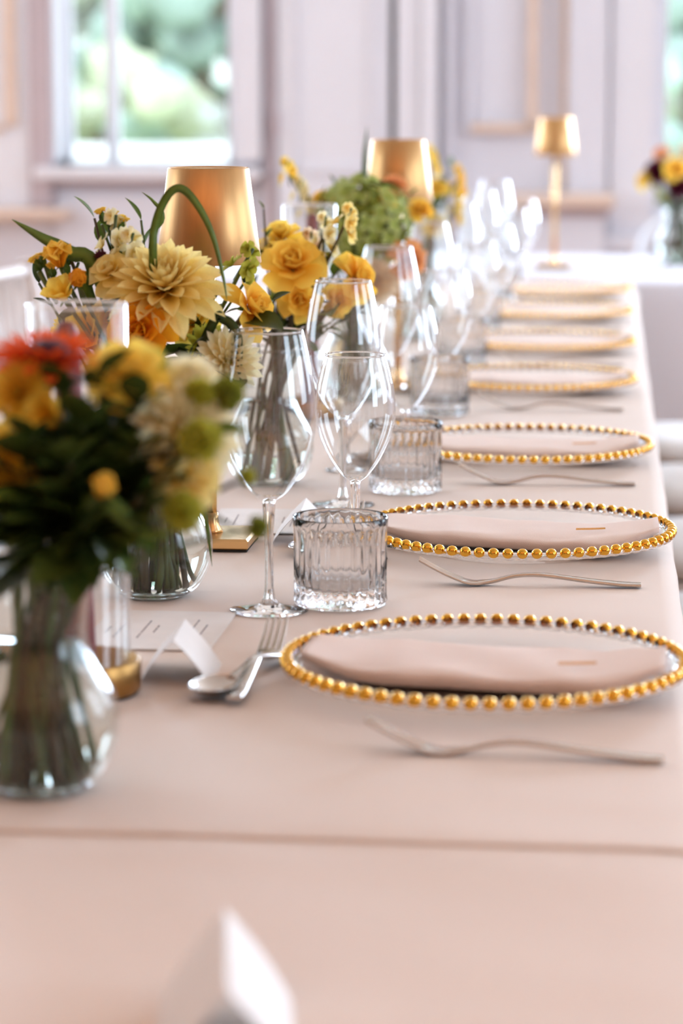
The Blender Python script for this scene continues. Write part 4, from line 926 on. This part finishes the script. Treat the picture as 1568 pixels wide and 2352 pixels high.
flower('d', 'sprig', (-0.321, 4.0, 1.06), (0.2, 0, 1), 0.06, 'leaf', 'green leafy sprig right of the middle lamp shade', 'leaf_sprig', 'leaf sprig', False, 0, seed=102)
flower('d', 'sprig', (-0.334, 3.97, 0.99), (0.2, -0.3, 1), 0.06, 'leaf', 'green leafy sprig behind the drooping orange rose', 'leaf_sprig', 'leaf sprig', False, 0, seed=103)
flower('d', 'sprig', (-0.423, 3.97, 0.989), (-0.2, -0.3, 1), 0.06, 'leaf', 'green leafy sprig left under the hydrangea', 'leaf_sprig', 'leaf sprig', False, 0, seed=104)
flower('e', 'stock', (-0.309, 5.0, 1.051), (0.1, -0.1, 1), 0.044, 'p_rose', 'golden stock at the top of the farthest bouquet on the long table', 'stock', 'flower', False, 0, seed=105)
flower('e', 'stock', (-0.311, 4.98, 1.004), (0.2, -0.2, 1), 0.05, 'p_lemon', 'lemon stock low in the farthest bouquet on the long table', 'stock', 'flower', False, 0, seed=106)
flower('e', 'stock', (-0.36, 5.0, 1.089), (0, 0, 1), 0.04, 'p_lemon', 'pale yellow stock rising right of the middle lamp shade', 'stock', 'flower', False, 0, seed=107)
flower('e', 'rose', (-0.35, 4.98, 1.029), (0, -0.6, 0.8), 0.044, 'p_lemon', 'pale yellow rose right beside the middle lamp shade bottom', 'rose', 'flower', False, 0, seed=108)
flower('e', 'sprig', (-0.323, 5.0, 1.073), (0.1, 0, 1), 0.08, 'leaf_grey', 'grey green sprig at the top of the farthest bouquet', 'leaf_sprig', 'leaf sprig', False, 0, seed=109)
flower('e', 'sprig', (-0.334, 4.99, 1.036), (0.1, 0, 1), 0.08, 'leaf', 'green sprig in the middle of the farthest bouquet', 'leaf_sprig', 'leaf sprig', False, 0, seed=110)
flower('e', 'sprig', (-0.364, 5.0, 0.995), (0.1, 0, 1), 0.08, 'leaf_dark', 'dark sprig low in the farthest bouquet', 'leaf_sprig', 'leaf sprig', False, 0, seed=111)
flower('e', 'mum', (-0.35, 4.98, 0.963), (0.1, -0.7, 0.5), 0.06, 'p_cream', 'pale chrysanthemum low in the farthest bouquet', 'chrysanthemum', 'flower', False, 0, seed=112)
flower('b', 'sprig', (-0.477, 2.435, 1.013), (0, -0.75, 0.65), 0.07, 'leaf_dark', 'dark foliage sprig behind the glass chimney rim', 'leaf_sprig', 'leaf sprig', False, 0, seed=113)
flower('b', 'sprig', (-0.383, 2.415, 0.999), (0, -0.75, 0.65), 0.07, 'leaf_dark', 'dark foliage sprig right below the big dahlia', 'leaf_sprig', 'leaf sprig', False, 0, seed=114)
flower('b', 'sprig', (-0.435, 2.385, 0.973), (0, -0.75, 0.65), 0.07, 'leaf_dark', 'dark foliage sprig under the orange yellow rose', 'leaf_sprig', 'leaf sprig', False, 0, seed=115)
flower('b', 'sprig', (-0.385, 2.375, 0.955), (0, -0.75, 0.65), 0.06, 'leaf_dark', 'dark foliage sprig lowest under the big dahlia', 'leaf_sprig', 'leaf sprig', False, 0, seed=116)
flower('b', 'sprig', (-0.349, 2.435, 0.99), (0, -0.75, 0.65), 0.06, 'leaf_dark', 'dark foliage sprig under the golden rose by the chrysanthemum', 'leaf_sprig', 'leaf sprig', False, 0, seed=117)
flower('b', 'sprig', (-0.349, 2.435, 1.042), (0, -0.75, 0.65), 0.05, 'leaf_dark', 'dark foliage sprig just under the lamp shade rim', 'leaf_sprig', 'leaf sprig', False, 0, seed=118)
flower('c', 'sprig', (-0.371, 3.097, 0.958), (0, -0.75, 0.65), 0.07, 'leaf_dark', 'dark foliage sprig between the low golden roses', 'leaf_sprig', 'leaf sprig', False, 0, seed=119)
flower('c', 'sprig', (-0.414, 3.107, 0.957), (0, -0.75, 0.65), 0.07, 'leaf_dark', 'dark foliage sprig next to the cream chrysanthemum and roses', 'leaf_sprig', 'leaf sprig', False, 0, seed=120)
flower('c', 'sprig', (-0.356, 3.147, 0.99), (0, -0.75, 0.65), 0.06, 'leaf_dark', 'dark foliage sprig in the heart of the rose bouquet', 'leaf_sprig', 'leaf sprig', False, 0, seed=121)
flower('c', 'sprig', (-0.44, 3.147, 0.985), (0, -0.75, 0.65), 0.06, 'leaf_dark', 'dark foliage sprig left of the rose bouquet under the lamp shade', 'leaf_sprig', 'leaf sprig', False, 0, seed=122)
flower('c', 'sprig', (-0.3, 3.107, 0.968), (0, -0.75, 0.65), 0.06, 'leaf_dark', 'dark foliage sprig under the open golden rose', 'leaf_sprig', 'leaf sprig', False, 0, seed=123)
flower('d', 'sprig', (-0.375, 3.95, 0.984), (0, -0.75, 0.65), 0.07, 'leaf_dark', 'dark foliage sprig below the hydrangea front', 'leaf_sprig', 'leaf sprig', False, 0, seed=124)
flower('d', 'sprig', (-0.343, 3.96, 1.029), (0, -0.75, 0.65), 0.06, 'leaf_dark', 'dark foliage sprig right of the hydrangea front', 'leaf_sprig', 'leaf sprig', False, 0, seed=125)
flower('f', 'dahlia', (0.09, 7.16, 0.998), (-0.4, -0.8, 0.4), 0.085, 'p_burg', 'dark burgundy dahlia in the bouquet at the right edge', 'dahlia', 'flower', False, 0, seed=126)
flower('f', 'dahlia', (0.148, 7.13, 0.957), (-0.1, -0.9, 0.4), 0.075, 'p_burg', 'second burgundy dahlia, lower, in the bouquet at the right edge', 'dahlia', 'flower', False, 0, seed=127)
flower('f', 'rose', (0.138, 7.12, 1.003), (0, -0.8, 0.5), 0.06, 'p_rose', 'golden rose among burgundy dahlias at the right edge', 'rose', 'flower', False, 0, seed=128)
flower('f', 'openrose', (0.101, 7.18, 1.047), (-0.2, -0.5, 0.8), 0.045, 'p_orange', 'orange rose on top of the bouquet at the right edge', 'rose', 'flower', False, 0, seed=129)
flower('f', 'openrose', (0.054, 7.16, 0.975), (-0.7, -0.6, 0.3), 0.05, 'p_lemon', 'yellow rose at the left side of the bouquet at the right edge', 'rose', 'flower', False, 0, seed=130)
flower('f', 'stock', (0.097, 7.13, 0.936), (-0.2, -0.4, 0.6), 0.05, 'p_lime', 'pale lime blossom hanging at the right edge bouquet', 'stock', 'flower', False, 0, seed=131)
flower('f', 'openrose', (0.164, 7.16, 1.05), (0.2, -0.5, 0.8), 0.05, 'p_peach', 'peach rose on top of the bouquet cut by the right edge', 'rose', 'flower', False, 0, seed=132)
flower('f', 'sprig', (0.15, 7.14, 0.901), (0, -0.4, 1), 0.09, 'leaf_dark', 'dark sprig low in the bouquet at the right edge', 'leaf_sprig', 'leaf sprig', False, 0, seed=133)
flower('f', 'sprig', (0.121, 7.18, 0.911), (0, -0.4, 1), 0.09, 'leaf_dark', 'dark sprig behind the lime blossom at the right edge', 'leaf_sprig', 'leaf sprig', False, 0, seed=134)
blade('b', [(-0.433, 2.415, 0.77), (-0.43, 2.415, 0.87), (-0.42, 2.355, 1.059), (-0.418, 2.355, 1.098), (-0.406, 2.355, 1.126), (-0.393, 2.355, 1.132), (-0.378, 2.355, 1.116), (-0.365, 2.355, 1.089), (-0.356, 2.355, 1.052), (-0.353, 2.355, 1.032)], 0.0075, 'leaf_blade', 'long green blade arching in front of the lamp shade', 'grass_blade')
blade('b', [(-0.433, 2.415, 0.77), (-0.43, 2.415, 0.87), (-0.476, 2.395, 1.048), (-0.505, 2.395, 1.072), (-0.531, 2.395, 1.086), (-0.558, 2.395, 1.102)], 0.014, 'leaf_blade', 'pointed green blade reaching out to the far left', 'grass_blade')
blade('b', [(-0.433, 2.415, 0.77), (-0.43, 2.415, 0.87), (-0.493, 2.415, 1.031), (-0.487, 2.415, 1.047), (-0.497, 2.415, 1.067)], 0.014, 'leaf_blade', 'short green blade behind the orange ranunculus', 'grass_blade')
blade('b', [(-0.433, 2.415, 0.77), (-0.43, 2.415, 0.87), (-0.437, 2.435, 1.062), (-0.425, 2.435, 1.102), (-0.433, 2.435, 1.117), (-0.444, 2.435, 1.126)], 0.005, 'leaf_blade', 'thin green blade tip left of the lamp shade', 'grass_blade')
blade('b', [(-0.433, 2.415, 0.77), (-0.43, 2.415, 0.87), (-0.371, 2.365, 1.004), (-0.357, 2.365, 1.014), (-0.345, 2.365, 1.0), (-0.344, 2.365, 0.968), (-0.347, 2.365, 0.957)], 0.009, 'leaf_dark', 'dark curled blade hanging beside the cream chrysanthemum', 'grass_blade')
blade('d', [(-0.405, 4.0, 0.77), (-0.402, 4.0, 0.87), (-0.387, 3.98, 1.08), (-0.386, 3.98, 1.125), (-0.383, 3.98, 1.164)], 0.01, 'leaf_grey', 'upright grass spike standing above the hydrangea', 'grass_blade')
blade('d', [(-0.405, 4.0, 0.77), (-0.402, 4.0, 0.87), (-0.388, 3.95, 1.049), (-0.356, 3.95, 1.081), (-0.323, 3.95, 1.068)], 0.008, 'leaf_dark', 'dark curved blade across the middle lamp shade', 'grass_blade')
blade('b', [(-0.433, 2.415, 0.77), (-0.43, 2.415, 0.87), (-0.388, 2.365, 0.908), (-0.376, 2.365, 0.836), (-0.37, 2.365, 0.787)], 0.006, 'leaf', 'thin blade hanging down beside the second vase', 'grass_blade')
blade('a', [(-0.389, 1.718, 0.77), (-0.386, 1.718, 0.87), (-0.336, 1.638, 0.962), (-0.3, 1.638, 0.941), (-0.28, 1.638, 0.944)], 0.012, 'leaf', 'green blade lying across the front vase mouth', 'grass_blade')
